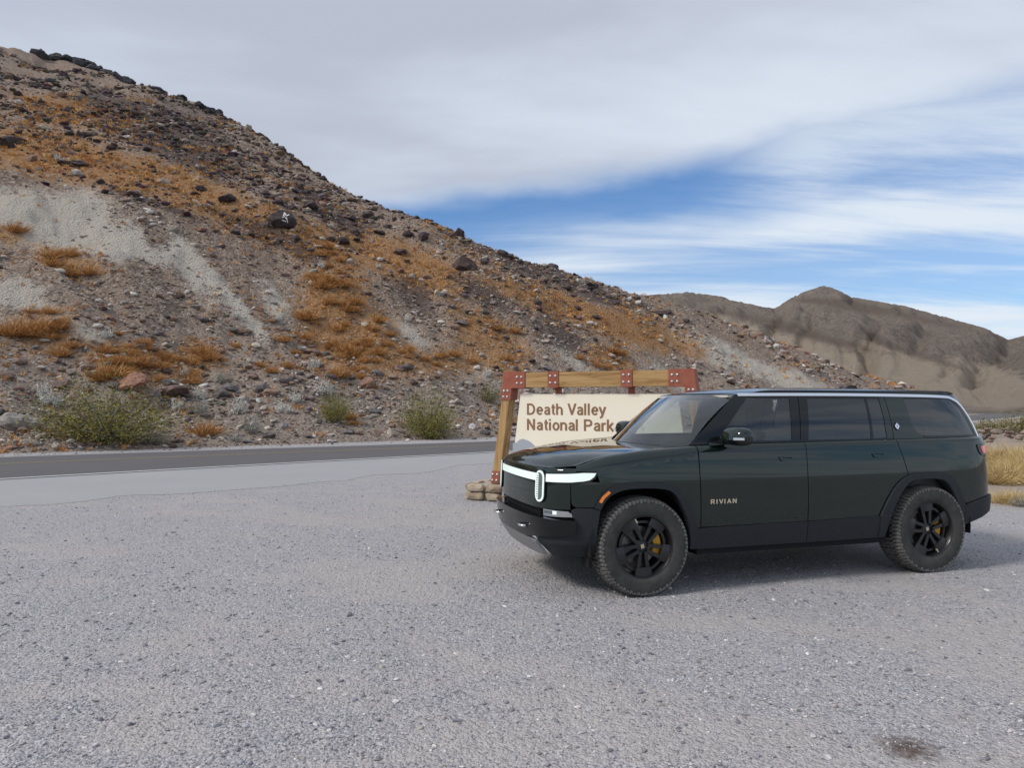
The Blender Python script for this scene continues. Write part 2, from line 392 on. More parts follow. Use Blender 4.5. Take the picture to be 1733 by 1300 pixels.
def polar(name, fn, az0, az1, na, r0, r1, nr, keep):
    az = np.linspace(az0, az1, na); r = np.geomspace(r0, r1, nr); A, R = np.meshgrid(az, r); X = R*np.sin(A); Y = R*np.cos(A); Z = fn(X, Y)
    idx = np.arange(na*nr).reshape(nr, na); k = keep(X, Y, Z)
    q = np.stack([idx[:-1, :-1], idx[:-1, 1:], idx[1:, 1:], idx[1:, :-1]], -1).reshape(-1, 4)
    ok = k.ravel()[q].any(1); q = q[ok]
    used = np.zeros(na*nr, bool); used[q.ravel()] = True; re = np.cumsum(used)-1
    V = np.stack([X.ravel(), Y.ravel(), Z.ravel()], 1)[used]
    return V, re[q], (A, R, Z)
def blob(px, py, cx, cy, rx, ry, rot=0):
    c, s = math.cos(rad(rot)), math.sin(rad(rot)); dx, dy = px-cx, py-cy
    return np.exp(-(((dx*c+dy*s)/rx)**2 + ((-dx*s+dy*c)/ry)**2))
PALE = [(40, 355, 80, 45, 10), (150, 365, 60, 45, 60), (90, 400, 70, 40, 10), (215, 400, 25, 50, 35), (320, 450, 22, 75, -28), (385, 500, 16, 90, -38), (430, 550, 10, 40, -38), (250, 430, 60, 22, 15), (30, 500, 70, 40, 20), (140, 560, 60, 12, 28), (700, 570, 16, 45, -50), (620, 545, 20, 12, 20), (560, 620, 30, 10, 40),
        (470, 520, 22, 55, -30), (800, 620, 14, 60, -55), (1180, 590, 14, 80, -58), (1130, 640, 12, 60, -55), (1260, 610, 14, 90, -58), (1380, 660, 20, 80, -65), (960, 600, 14, 60, -50)]
ORNG = [(150, 285, 190, 30, 8), (330, 335, 130, 25, 22), (60, 240, 90, 25, 5), (470, 385, 100, 28, 24), (640, 425, 110, 30, 18), (720, 470, 60, 30, 20), (560, 450, 50, 30, 40), (560, 500, 45, 35, 0), (580, 555, 70, 45, 0), (640, 600, 75, 35, 20), (560, 600, 40, 30, 0), (340, 600, 45, 22, 20), (240, 625, 75, 25, 0),
        (70, 560, 60, 35, 0), (110, 440, 60, 18, 15), (200, 600, 45, 25, 0), (820, 560, 60, 30, 20), (900, 500, 80, 20, 20), (1010, 540, 90, 22, 20), (1100, 560, 60, 25, 30), (1030, 610, 50, 20, 20), (770, 610, 60, 25, 0), (1170, 590, 30, 12, 30), (20, 395, 30, 15, 0), (860, 610, 40, 25, 0), (130, 190, 120, 22, 10)]
DARK = [(200, 105, 140, 22, 18), (60, 75, 60, 14, 10), (330, 160, 70, 20, 25), (330, 250, 120, 50, 25), (230, 200, 140, 35, 20), (520, 330, 50, 25, 30), (590, 375, 60, 25, 20), (860, 440, 90, 16, 20), (1010, 500, 90, 18, 20), (820, 500, 80, 25, 30), (700, 500, 60, 30, 40), (440, 390, 120, 12, 22), (250, 340, 120, 8, 20), (950, 570, 60, 30, 40), (500, 420, 80, 15, 30)]
def masks(x, y, z):
    px, py = project(x, y, z)
    f = lambda L: np.clip(sum(blob(px, py, *b) for b in L), 0, 1.2)
    return f(PALE), f(ORNG), f(DARK), px, py
V, F, G1 = polar('hillside', hill1, rad(-46), rad(42), 1000, 19, 235, 430, lambda X, Y, Z: Z > -0.28)
me = mesh_np('hillside', V, F[:, ::-1], smooth=True)
pa, og, dk, px, py = masks(V[:, 0], V[:, 1], V[:, 2])
for nm, a in (('pale', pa), ('orange', og), ('dark', dk)):
    at = me.attributes.new(nm, 'FLOAT', 'POINT'); at.data.foreach_set('value', a.astype(np.float32))
M_hill = principled('hill_ground', (0.3, 0.25, 0.2), 0.95, spec=0.1); t = M_hill.node_tree; oc = objco(t)
nb = tex(t, 'ShaderNodeTexNoise', 0.22, oc, Detail=7, Roughness=0.68); nm_ = tex(t, 'ShaderNodeTexNoise', 1.6, oc, Detail=6, Roughness=0.72); nf = tex(t, 'ShaderNodeTexNoise', 9.0, oc, Detail=4, Roughness=0.7)
vo = tex(t, 'ShaderNodeTexVoronoi', 2.6, oc); vof = tex(t, 'ShaderNodeTexVoronoi', 8.0, oc)
vb = t.nodes.new('ShaderNodeRGBToBW'); t.links.new(vof.outputs['Color'], vb.inputs[0])
rub = ramp(t, vb.outputs[0], [(0.1, (0.09, 0.066, 0.056)), (0.4, (0.25, 0.185, 0.147)), (0.65, (0.38, 0.30, 0.24)), (0.92, (0.58, 0.50, 0.435))])
rub = mixc(t, sstep(t, nm_.outputs[0], 0.35, 0.68), rub, (0.30, 0.222, 0.175))
n2 = mth(t, 'SUBTRACT', nm_.outputs[0], 0.5); n3 = mth(t, 'SUBTRACT', nb.outputs[0], 0.5); n4 = mth(t, 'SUBTRACT', nf.outputs[0], 0.5)
fp = sstep(t, mth(t, 'ADD', attr(t, 'pale').outputs['Fac'], mth(t, 'ADD', mth(t, 'MULTIPLY', n3, 1.2), mth(t, 'ADD', mth(t, 'MULTIPLY', n4, 1.2), mth(t, 'MULTIPLY', n2, 2.2)))), 0.38, 0.85)
fo = sstep(t, mth(t, 'ADD', attr(t, 'orange').outputs['Fac'], mth(t, 'ADD', mth(t, 'MULTIPLY', n2, 1.9), mth(t, 'MULTIPLY', n4, 1.9))), 0.20, 0.62)
fd = sstep(t, mth(t, 'ADD', attr(t, 'dark').outputs['Fac'], mth(t, 'ADD', mth(t, 'MULTIPLY', n2, 1.8), mth(t, 'MULTIPLY', n4, 1.3))), 0.40, 0.85)
pale_c = mixc(t, nf.outputs[0], (0.42, 0.375, 0.32), (0.62, 0.57, 0.50))
org_c = mixc(t, sstep(t, nf.outputs[0], 0.35, 0.65), (0.30, 0.14, 0.05), (0.50, 0.27, 0.105))
drk_c = mixc(t, nf.outputs[0], (0.055, 0.042, 0.042), (0.15, 0.115, 0.105))
sx_ = t.nodes.new('ShaderNodeSeparateXYZ'); t.links.new(oc, sx_.inputs[0]); lowf = sstep(t, mth(t, 'ADD', sx_.outputs[2], mth(t, 'MULTIPLY', n3, 8.0)), 9.0, 1.0)
rub = mixc(t, mth(t, 'MULTIPLY', lowf, 0.42), rub, mixc(t, nm_.outputs[0], (0.30, 0.25, 0.21), (0.50, 0.44, 0.385)))
c = mixc(t, fp, rub, pale_c); c = mixc(t, mth(t, 'MULTIPLY', fo, 0.72), c, org_c); c = mixc(t, mth(t, 'MULTIPLY', fd, 0.8), c, drk_c)
t.links.new(c, bsdf(M_hill).inputs['Base Color'])
bh = mth(t, 'ADD', mth(t, 'MULTIPLY', nm_.outputs[0], 1.0), mth(t, 'ADD', mth(t, 'MULTIPLY', nf.outputs[0], 0.45), mth(t, 'MULTIPLY', vof.outputs['Distance'], -0.35)))
bump(M_hill, bh, 0.9, 0.45)
me.materials.append(M_hill)
hillside = link('hillside', me); tag(hillside, kind='structure')

V, F, G2 = polar('distant_hills', hill2, rad(-6), rad(46), 520, 100, 470, 200, lambda X, Y, Z: Z > -0.5)
me = mesh_np('distant_hills', V, F[:, ::-1], smooth=True)
px, py = project(V[:, 0], V[:, 1], V[:, 2]); f = lambda L: np.clip(sum(blob(px, py, *b) for b in L), 0, 1.2)
tan = f([(1260, 570, 90, 25, 20), (1400, 610, 150, 28, 15), (1560, 650, 140, 30, 10), (1660, 640, 90, 30, 10), (1690, 670, 60, 20, 0), (1500, 600, 60, 12, 25)])
brn = f([(1300, 545, 120, 12, 12), (1420, 580, 110, 8, 14), (1440, 520, 60, 10, 10), (1560, 540, 120, 10, 12), (1480, 570, 40, 10, 30), (1600, 615, 100, 8, 18), (1380, 510, 60, 5, 3)])
for nm, a in (('tan', tan), ('brown', brn)):
    at = me.attributes.new(nm, 'FLOAT', 'POINT'); at.data.foreach_set('value', a.astype(np.float32))
M_far = principled('far_hill_ground', (0.3, 0.25, 0.2), 0.95, spec=0.1); t = M_far.node_tree; oc = objco(t)
a1 = tex(t, 'ShaderNodeTexNoise', 0.06, oc, Detail=8, Roughness=0.7); a2 = tex(t, 'ShaderNodeTexNoise', 0.5, oc, Detail=6, Roughness=0.75)
a3 = tex(t, 'ShaderNodeTexNoise', 1.8, oc, Detail=5, Roughness=0.75); c = mixc(t, sstep(t, mth(t, 'ADD', mth(t, 'MULTIPLY', a2.outputs[0], 0.5), mth(t, 'MULTIPLY', a3.outputs[0], 0.5)), 0.38, 0.62), (0.19, 0.155, 0.132), (0.36, 0.30, 0.25))
s2 = mth(t, 'SUBTRACT', a2.outputs[0], 0.5); s1 = mth(t, 'SUBTRACT', a1.outputs[0], 0.5)
c = mixc(t, mth(t, 'MULTIPLY', sstep(t, mth(t, 'ADD', attr(t, 'tan').outputs['Fac'], mth(t, 'ADD', mth(t, 'MULTIPLY', s1, 1.4), s2)), 0.25, 0.8), 0.85), c, (0.48, 0.395, 0.31))
c = mixc(t, mth(t, 'MULTIPLY', sstep(t, mth(t, 'ADD', attr(t, 'brown').outputs['Fac'], mth(t, 'ADD', mth(t, 'MULTIPLY', s1, 1.2), mth(t, 'ADD', mth(t, 'MULTIPLY', mth(t, 'SUBTRACT', a3.outputs[0], 0.5), 2.6), mth(t, 'MULTIPLY', s2, 3.0)))), 0.55, 1.15), 0.6), c, (0.15, 0.11, 0.09))
t.links.new(c, bsdf(M_far).inputs['Base Color']); bump(M_far, mth(t, 'ADD', a2.outputs[0], mth(t, 'MULTIPLY', a3.outputs[0], 0.5)), 1.0, 2.4)
me.materials.append(M_far)
tag(link('distant_hills', me), kind='structure')

def hit(px, py, rmin=19, rmax=235):
    """where the line of sight through a photo pixel meets the hillside or the ground"""
    d = ray(px, py); hd = math.hypot(d[0], d[1]); r = np.arange(rmin, rmax, 0.12)
    x = d[0]/hd*r; y = d[1]/hd*r; z = CAMH + d[2]/hd*r
    hz = np.maximum(hill1(x, y), 0.0); k = np.nonzero(z <= hz)[0]
    if len(k) == 0: k = [int(np.argmin(z-hz))]
    k = k[0]; return np.array([x[k], y[k], hz[k]]), r[k]
# ---------------------------------------------------------------- rocks, grass and shrubs
PHI = (1+5**0.5)/2
ICO_V = np.array([(-1, PHI, 0), (1, PHI, 0), (-1, -PHI, 0), (1, -PHI, 0), (0, -1, PHI), (0, 1, PHI), (0, -1, -PHI), (0, 1, -PHI), (PHI, 0, -1), (PHI, 0, 1), (-PHI, 0, -1), (-PHI, 0, 1)], float)/math.hypot(1, PHI)
ICO_F = np.array([(0, 11, 5), (0, 5, 1), (0, 1, 7), (0, 7, 10), (0, 10, 11), (1, 5, 9), (5, 11, 4), (11, 10, 2), (10, 7, 6), (7, 1, 8), (3, 9, 4), (3, 4, 2), (3, 2, 6), (3, 6, 8), (3, 8, 9), (4, 9, 5), (2, 4, 11), (6, 2, 10), (8, 6, 7), (9, 8, 1)])
def subdiv(V, F):
    V = list(map(tuple, V)); E = {}; out = []
    def mid(a, b):
        k = (min(a, b), max(a, b))
        if k not in E:
            m = np.array(V[a]) + np.array(V[b]); V.append(tuple(m/np.linalg.norm(m))); E[k] = len(V)-1
        return E[k]
    for a, b, c in F:
        d, e, f = mid(a, b), mid(b, c), mid(c, a); out += [(a, d, f), (b, e, d), (c, f, e), (d, e, f)]
    return np.array(V), np.array(out)
S1 = subdiv(ICO_V, ICO_F); S2 = subdiv(*S1)
def rot_rand(n, r=rng):
    q = r.normal(size=(n, 4)); q /= np.linalg.norm(q, axis=1)[:, None]; w, x, y, z = q.T
    return np.stack([np.stack([1-2*(y*y+z*z), 2*(x*y-z*w), 2*(x*z+y*w)], -1), np.stack([2*(x*y+z*w), 1-2*(x*x+z*z), 2*(y*z-x*w)], -1), np.stack([2*(x*z-y*w), 2*(y*z+x*w), 1-2*(x*x+y*y)], -1)], 1)
def pebbles(name, pos, size, cols, mat, flat=0.62, sink=0.25):
    n = len(pos); R = rot_rand(n); V = ICO_V[None]*(1 + rng.uniform(-0.28, 0.28, (n, 12, 1)))*np.array([1, 0.78, 0.62])*rng.uniform(0.75, 1.25, (n, 1, 3))
    V = np.einsum('nij,nkj->nki', R, V); V[..., 2] *= flat; V = V*size[:, None, None]; V[..., 2] += size[:, None]*flat*(0.62-sink); V += pos[:, None, :]
    F = (ICO_F[None] + (np.arange(n)*12)[:, None, None]).reshape(-1, 3)
    me = mesh_np(name, V.reshape(-1, 3), F, smooth=False, mat=mat)
    at = me.attributes.new('tint', 'FLOAT_COLOR', 'POINT'); at.data.foreach_set('color', np.repeat(np.c_[cols, np.ones(n)], 12, 0).astype(np.float32).ravel())
    return me
def tint_mat(name, rough=0.9, noise=14.0, b=0.3, lo=0.7, hi=1.25):
    m = principled(name, (0.3, 0.3, 0.3), rough, spec=0.2); t = m.node_tree; n = tex(t, 'ShaderNodeTexNoise', noise, objco(t), Detail=4, Roughness=0.7)
    c = mixc(t, 1.0, attr(t, 'tint').outputs['Color'], ramp(t, n.outputs[0], [(0.3, (lo,)*3), (0.7, (hi,)*3)]), 'MULTIPLY')
    t.links.new(c, bsdf(m).inputs['Base Color'])
    if b: bump(m, n.outputs[0], b, 0.05)
    return m
def palette(P, n, jit=0.18):
    P = np.array(P); c = P[rng.integers(0, len(P), n)]; return np.clip(c*(1 + rng.uniform(-jit, jit, (n, 1))) + rng.normal(0, 0.008, (n, 3)), 0.02, 0.8)
M_rub = tint_mat('rubble'); M_pebble = tint_mat('gravel_stones', 0.85, 60, 0.0)
LOWROCK = [(0.10, 0.08, 0.072), (0.17, 0.13, 0.108), (0.26, 0.20, 0.165), (0.21, 0.145, 0.112), (0.36, 0.31, 0.27), (0.50, 0.46, 0.42), (0.15, 0.13, 0.128), (0.25, 0.15, 0.11), (0.40, 0.35, 0.31)]
HIROCK = [(0.055, 0.042, 0.042), (0.075, 0.058, 0.056), (0.10, 0.075, 0.068), (0.135, 0.10, 0.085), (0.30, 0.25, 0.21)]
def slope_pts(n, az0, az1, r0, r1, accept):
    az = rng.uniform(rad(az0), rad(az1), n); r = np.exp(rng.uniform(math.log(r0), math.log(r1), n)); x = r*np.sin(az); y = r*np.cos(az)
    z = hill1(x, y); cap = CAMH + np.interp(az, A1, E1)*r
    ok = (z > 0.02) & (z < cap + 0.02); x, y, z, r = x[ok], y[ok], z[ok], r[ok]
    pa, og, dk, px, py = masks(x, y, z); k = rng.random(len(x)) < accept(pa, og, dk, px, py, x, y)
    return np.stack([x, y, z], 1)[k], r[k], pa[k], og[k], dk[k], px[k], py[k]
P, r, pa, og, dk, px, py = slope_pts(95000, -38, 30, 24, 215, lambda pa, og, dk, px, py, x, y: np.clip(0.50 - 0.42*pa + 0.35*dk - 0.1*og + 1.3*fbm(x*0.13, y*0.13, 3, 77), 0.04, 1))
sz = r*0.00135*(1 + rng.pareto(2.2, len(r))).clip(1, 5.2)
up = np.clip((P[:, 2]-11)/9, 0, 1); hi = rng.random(len(P)) < np.clip(up*0.85 + dk*0.25, 0, 0.95)
col = np.where(hi[:, None], palette(HIROCK, len(P)), palette(LOWROCK, len(P)))
col = np.where((pa > 0.5)[:, None], col*0.45 + np.array([0.25, 0.225, 0.195]), col)
tag(link('hill_rubble', pebbles('hill_rubble', P, sz, col, M_rub)), 'loose brown and grey stones strewn over the hillside', 'rubble', kind='stuff')
# rubble along the far edge of the road
k = rng.integers(0, len(FARD), 5200); q = FARD[k] + _nm[k]*(0.15 + rng.exponential(1.1, 5200))[:, None] + _tg[k]*rng.uniform(-.5, .5, 5200)[:, None]
z = np.maximum(hill1(q[:, 0], q[:, 1]), 0); kk = (np.abs(np.arctan2(q[:, 0], q[:, 1])) < 0.75) & (q[:, 1] > 3)
q, z = q[kk], z[kk]; s = 0.022*(1 + rng.pareto(2.2, len(q))).clip(1, 7)
tag(link('verge_rubble', pebbles('verge_rubble', np.c_[q, z], s, palette(LOWROCK + [(0.42, 0.39, 0.36), (0.5, 0.47, 0.44)], len(q)), M_rub)), 'pale stones and grit along the far road edge', 'rubble', kind='stuff')
# gravel of the lot
n = 80000; az = rng.uniform(-0.66, 0.66, n); d = np.exp(rng.uniform(math.log(2.4), math.log(15), n)); x = d*np.tan(az); y = d
keep = rng.random(n) < 1.0 - 0.6*dust_at(x, y)
AP = resamp(APRON, 300); dist = np.array([np.interp(xx, AP[:, 0], AP[:, 1]) for xx in x]); keep &= y < dist + rng.exponential(0.35, n) - 0.15
x, y, dist_ = x[keep], y[keep], dist[keep]; n = len(x); s = 0.0042*(1 + rng.pareto(3.0, n)).clip(1, 5.0)
GR = [(0.18, 0.178, 0.20), (0.27, 0.268, 0.295), (0.37, 0.36, 0.385), (0.46, 0.445, 0.455), (0.36, 0.325, 0.305), (0.60, 0.57, 0.55), (0.24, 0.225, 0.23)]
tag(link('gravel', pebbles('gravel', np.c_[x, y, np.maximum(ground_z(x, y), np.where(y > dist_ - 0.3, 0.004, -1))], s, palette(GR, n), M_pebble)), 'loose grey gravel covering the parking lot', 'gravel', kind='stuff')

# boulders: each its own object, eight shared shapes
def boulder_mesh(seed):
    r = np.random.default_rng(seed); V, F = S2; V = V.copy()
    for k in range(11):
        nrm = r.normal(size=3); nrm /= np.linalg.norm(nrm); d = r.uniform(0.52, 0.9); o = V@nrm - d; V = V - np.clip(o, 0, None)[:, None]*nrm
    V *= np.array([1.0, r.uniform(0.65, 0.9), r.uniform(0.5, 0.75)]); V += 0.03*r.normal(size=V.shape)
    return mesh_np('boulder', V, F, mat=M_boulder)
M_boulder = principled('boulder_rock', (0.2, 0.2, 0.2), 0.9, spec=0.25); t = M_boulder.node_tree; oc = objco(t)
oi = t.nodes.new('ShaderNodeObjectInfo'); n1 = tex(t, 'ShaderNodeTexNoise', 2.6, oc, Detail=6, Roughness=0.7)
c = mixc(t, 1.0, oi.outputs['Color'], ramp(t, n1.outputs[0], [(0.28, (0.6,)*3), (0.72, (1.45,)*3)]), 'MULTIPLY'); t.links.new(c, bsdf(M_boulder).inputs['Base Color']); bump(M_boulder, n1.outputs[0], 0.6, 0.12)
BM = [boulder_mesh(100+i) for i in range(8)]
def boulder(px, py, wpx, col, label, group=None, k=None, flat=1.0, pos=None):
    p, r = hit(px, py) if pos is None else (np.array(pos), float(np.hypot(pos[0], pos[1])))
    s = wpx*r/FPX*0.72
    o = link('boulder', BM[random.randrange(8) if k is None else k]); o.location = (p[0], p[1], p[2] + s*0.18*flat)
    o.scale = (s, s*random.uniform(0.8, 1.1), s*flat); o.rotation_euler = (random.uniform(-.25, .25), random.uniform(-.25, .25), random.uniform(0, 6.28)); o.color = (*col, 1)
    return tag(o, label, 'boulder', group)
DK = (0.065, 0.05, 0.05); BR = (0.15, 0.105, 0.085); GY = (0.17, 0.155, 0.15); RD = (0.34, 0.18, 0.125)
painted = boulder(480, 380, 35, (0.06, 0.045, 0.045), 'large dark boulder with white paint marks among orange grass', k=2, flat=1.15)
M_paint = principled('white_paint', (0.75, 0.75, 0.72), 0.7)
b = MB()
for (x0, z0, x1, z1, w) in [(-.10, .05, .02, .42, .05), (.02, .42, .12, .18, .05), (.12, .18, .30, .30, .05), (-.02, .2, .14, .0, .06), (-.16, -.08, .1, -.14, .05), (.14, .0, .2, -.2, .05)]:
    dx_, dz_ = x1-x0, z1-z0; L = math.hypot(dx_, dz_); nx, nz = -dz_/L*w/2, dx_/L*w/2
    b.add([(x0+nx, 0, z0+nz), (x0-nx, 0, z0-nz), (x1-nx, 0, z1-nz), (x1+nx, 0, z1+nz), (x0+nx, .05, z0+nz), (x0-nx, .05, z0-nz), (x1-nx, .05, z1-nz), (x1+nx, .05, z1+nz)], [(0, 1, 2, 3), (4, 5, 1, 0), (5, 6, 2, 1), (6, 7, 3, 2), (7, 4, 0, 3)])
pm = b.build('paint_marks', M_paint, painted); painted.rotation_euler = (0, 0, 0.38)
# lay the marks on the face of the boulder that looks to the road
Vb = np.array([v.co[:] for v in BM[2].vertices])
from mathutils.bvhtree import BVHTree
bv = BVHTree.FromPolygons([tuple(v) for v in Vb], [tuple(p.vertices) for p in BM[2].polygons])
for v in pm.data.vertices:
    h_ = bv.ray_cast(Vector((v.co.x, -4, v.co.z)), Vector((0, 1, 0)))
    v.co.y = (h_[0].y if h_[0] is not None else -0.5) - 0.03 + v.co.y
boulder(777, 394, 17, DK, 'dark boulder standing up alone on the ridge line against the blue sky', flat=1.5)
boulder(785, 455, 34, (0.08, 0.055, 0.05), 'dark brown boulder with a pale patch in the middle of the slope', flat=1.1)
boulder(222, 653, 40, RD, 'rust red flat-topped boulder above the largest green bush', k=5, flat=0.8)
boulder(302, 669, 46, (0.17, 0.115, 0.10), 'long flat brown boulder lying right of the largest green bush', k=1, flat=0.55)
boulder(625, 655, 24, (0.24, 0.14, 0.105), 'pointed reddish brown rock leaning above the middle green bush', flat=1.2)
boulder(40, 725, 46, (0.30, 0.27, 0.245), 'rounded pale grey boulder at the left end of the largest green bush', k=4, flat=0.9)
boulder(663, 738, 15, (0.42, 0.36, 0.29), 'small upright cream stone at the road edge beside a green bush', flat=1.6)
UPL, UPG = 'dark volcanic boulder lying among orange grass on the upper slope', 'dark boulders on the upper slope'
for px, py, w in [(15, 247, 32), (112, 278, 20), (136, 279, 24), (165, 240, 17), (385, 272, 18), (372, 275, 24), (385, 343, 26), (525, 353, 34), (510, 340, 24), (580, 411, 36), (560, 408, 20), (595, 372, 26), (548, 300, 16), (620, 368, 22), (340, 322, 18), (330, 330, 15), (350, 297, 20), (270, 218, 16),
                  (250, 255, 17), (440, 310, 14), (690, 400, 22), (715, 405, 26), (680, 430, 26), (765, 402, 13), (720, 398, 14), (850, 432, 24), (862, 437, 22), (935, 452, 22), (880, 445, 14), (995, 482, 16), (1005, 487, 15), (1040, 515, 18), (1075, 508, 22), (1115, 533, 24), (1130, 530, 18), (1160, 545, 18),
                  (640, 395, 20), (600, 395, 22), (655, 385, 16), (900, 470, 16), (960, 490, 16), (820, 445, 16), (910, 515, 20), (1010, 540, 16), (470, 345, 18), (450, 330, 14), (235, 340, 14), (300, 250, 14), (205, 235, 13), (60, 232, 12), (30, 225, 10), (170, 310, 15), (140, 300, 12), (400, 395, 18), (425, 400, 15), (500, 405, 20)]:
    boulder(px, py, w*0.8, tuple(np.array(DK)*random.uniform(0.8, 1.5)), UPL, UPG, flat=random.uniform(0.7, 1.1))
CRL, CRG = 'black rock of the jagged outcrop along the hill crest', 'crest outcrop rocks'
for i in range(46):
    px = random.choice([random.uniform(62, 250), random.uniform(62, 160), random.uniform(250, 380)]); base = np.interp(px, [0, 60, 120, 200, 270, 360, 430], [62, 77, 93, 113, 131, 168, 224])
    boulder(px, base + random.uniform(1, 12), random.uniform(9, 19), tuple(np.array((0.05, 0.048, 0.052))*random.uniform(.8, 1.4)), CRL, CRG, flat=random.uniform(.8, 1.2))
LOL, LOG = 'brown angular rock lying in the rubble at the foot of the slope', 'brown rocks at the slope foot'
for px, py, w in [(10, 640, 20), (35, 615, 18), (105, 652, 26), (60, 590, 14), (390, 660, 20), (375, 672, 26), (365, 665, 20), (430, 640, 18), (448, 662, 22), (462, 668, 20), (410, 565, 22), (395, 562, 16), (300, 505, 16), (345, 545, 18), (285, 650, 16), (525, 600, 22), (520, 608, 16), (640, 635, 18), (690, 625, 20), (675, 628, 16), (780, 550, 18), (770, 558, 14), (840, 555, 18),
                  (665, 640, 14), (560, 640, 16), (490, 645, 15), (240, 590, 14), (150, 625, 20), (190, 655, 16), (925, 625, 16), (700, 650, 14), (635, 700, 16), (740, 640, 14), (330, 520, 14), (520, 740, 14), (480, 725, 18), (455, 742, 20), (590, 735, 16), (350, 735, 16), (300, 750, 16), (255, 752, 15), (420, 750, 14), (610, 735, 12), (155, 755, 14), (120, 757, 12), (690, 742, 12), (750, 740, 12), (820, 735, 14)]:
    boulder(px, py, w, tuple(np.array(random.choice([BR, GY, (0.22, 0.15, 0.115), (0.13, 0.11, 0.105)]))*random.uniform(0.8, 1.35)), LOL, LOG, flat=random.uniform(0.6, 1.0))

# dry grass and shrubs
def tint_leaf(name, lo=0.75, hi=1.25):
    m = principled(name, (0.3, 0.2, 0.1), 0.8, spec=0.15); t = m.node_tree
    n = tex(t, 'ShaderNodeTexNoise', 6.0, objco(t), Detail=3)
    t.links.new(mixc(t, 1.0, attr(t, 'tint').outputs['Color'], ramp(t, n.outputs[0], [(0.3, (lo,)*3), (0.7, (hi,)*3)]), 'MULTIPLY'), bsdf(m).inputs['Base Color'])
    b_ = bsdf(m); b_.inputs['Transmission Weight'].default_value = 0.0
    return m
M_grass = tint_leaf('dry_grass'); M_leaf = tint_leaf('leaves')
def blades(P, dirs, L, w, cols):
    """thin bent blades: P root (n,3), dirs unit (n,3), L length, w width, cols (n,3) -> V,F,C"""
    n = len(P); side = np.cross(dirs, rng.normal(size=(n, 3))); side /= np.linalg.norm(side, axis=1)[:, None]
    m = P + dirs*(L*0.55)[:, None]; tip = P + dirs*L[:, None]; tip[:, 2] -= L*rng.uniform(0, 0.22, n); tip += rng.normal(0, 0.06, (n, 3))*L[:, None]
    V = np.stack([P - side*(w/2)[:, None], P + side*(w/2)[:, None], m + side*(w*0.4)[:, None], m - side*(w*0.4)[:, None], tip], 1).reshape(-1, 3)
    b5 = np.arange(n)*5; F4 = np.stack([b5, b5+1, b5+2, b5+3], 1); F3 = np.stack([b5+3, b5+2, b5+4], 1)
    return V, F4, F3, np.repeat(cols, 5, 0)
def tinted(name, V, Fs, C, mat):
    me = mesh_np(name, V, Fs, mat=mat); at = me.attributes.new('tint', 'FLOAT_COLOR', 'POINT'); at.data.foreach_set('color', np.c_[C, np.ones(len(C))].astype(np.float32).ravel()); return me
def dirs_up(n, spread):
    d = rng.normal(size=(n, 3))*np.array([spread, spread, 0.25]); d[:, 2] = np.abs(d[:, 2]) + 0.55; return d/np.linalg.norm(d, axis=1)[:, None]
ORANGE = [(0.46, 0.22, 0.07), (0.54, 0.285, 0.10), (0.38, 0.175, 0.06), (0.60, 0.37, 0.155), (0.29, 0.145, 0.065)]
STRAW = [(0.52, 0.38, 0.17), (0.60, 0.45, 0.22), (0.45, 0.31, 0.12), (0.64, 0.50, 0.28), (0.40, 0.30, 0.16)]
def tuft_mesh(name, n, spread, pal, wid=0.035, rootr=0.3):
    a = rng.uniform(0, 6.28, n); rr = rootr*np.sqrt(rng.random(n)); P = np.stack([rr*np.cos(a), rr*np.sin(a), np.zeros(n)], 1)
    d = dirs_up(n, spread); d[:, :2] += P[:, :2]*0.9; d /= np.linalg.norm(d, axis=1)[:, None]
    V, F4, F3, C = blades(P, d, rng.uniform(0.55, 1.05, n), np.full(n, wid), palette(pal, n)); return tinted(name, V, [F4, F3], C, M_grass)
# the mass of small tufts
P, r, pa, og, dk, px, py = slope_pts(42000, -38, 30, 26, 215, lambda pa, og, dk, px, py, x, y: np.clip(0.9*og + 0.05 - 0.3*pa + 0.9*fbm(x*0.2, y*0.2, 3, 91), 0.03, 1))
nb_ = 15; n = len(P); L = np.repeat(np.clip(r*0.0048, 0.2, 0.8)*rng.uniform(0.6, 1.3, n), nb_); R_ = np.repeat(P, nb_, 0); R_[:, :2] += rng.normal(0, 0.25, (n*nb_, 2))*L[:, None]
V, F4, F3, C = blades(R_, dirs_up(n*nb_, 0.55), L, L*0.11, np.repeat(palette(ORANGE, n), nb_, 0)*rng.uniform(0.8, 1.25, (n*nb_, 1)))
tag(link('dry_grass', tinted('dry_grass', V, [F4, F3], C, M_grass)), 'rust orange dry grass covering parts of the hillside', 'grass', kind='stuff')
TM = [tuft_mesh('grass_tuft', 340, 0.7, ORANGE, 0.022, 0.4) for _ in range(5)]
def tuft(px, py, wpx, label, group):
    p, r = hit(px, py); s = wpx*r/FPX/1.15; o = link('grass_tuft', random.choice(TM)); o.location = (p[0], p[1], p[2]-0.03); o.scale = (s*random.uniform(.9, 1.3), s, s*random.uniform(.8, 1.1)); o.rotation_euler = (0, 0, random.uniform(0, 6.28))
    return tag(o, label, 'grass tuft', group)
TL, TG = 'rounded tuft of rust orange dry grass on the lower slope', 'orange grass tufts on the lower slope'
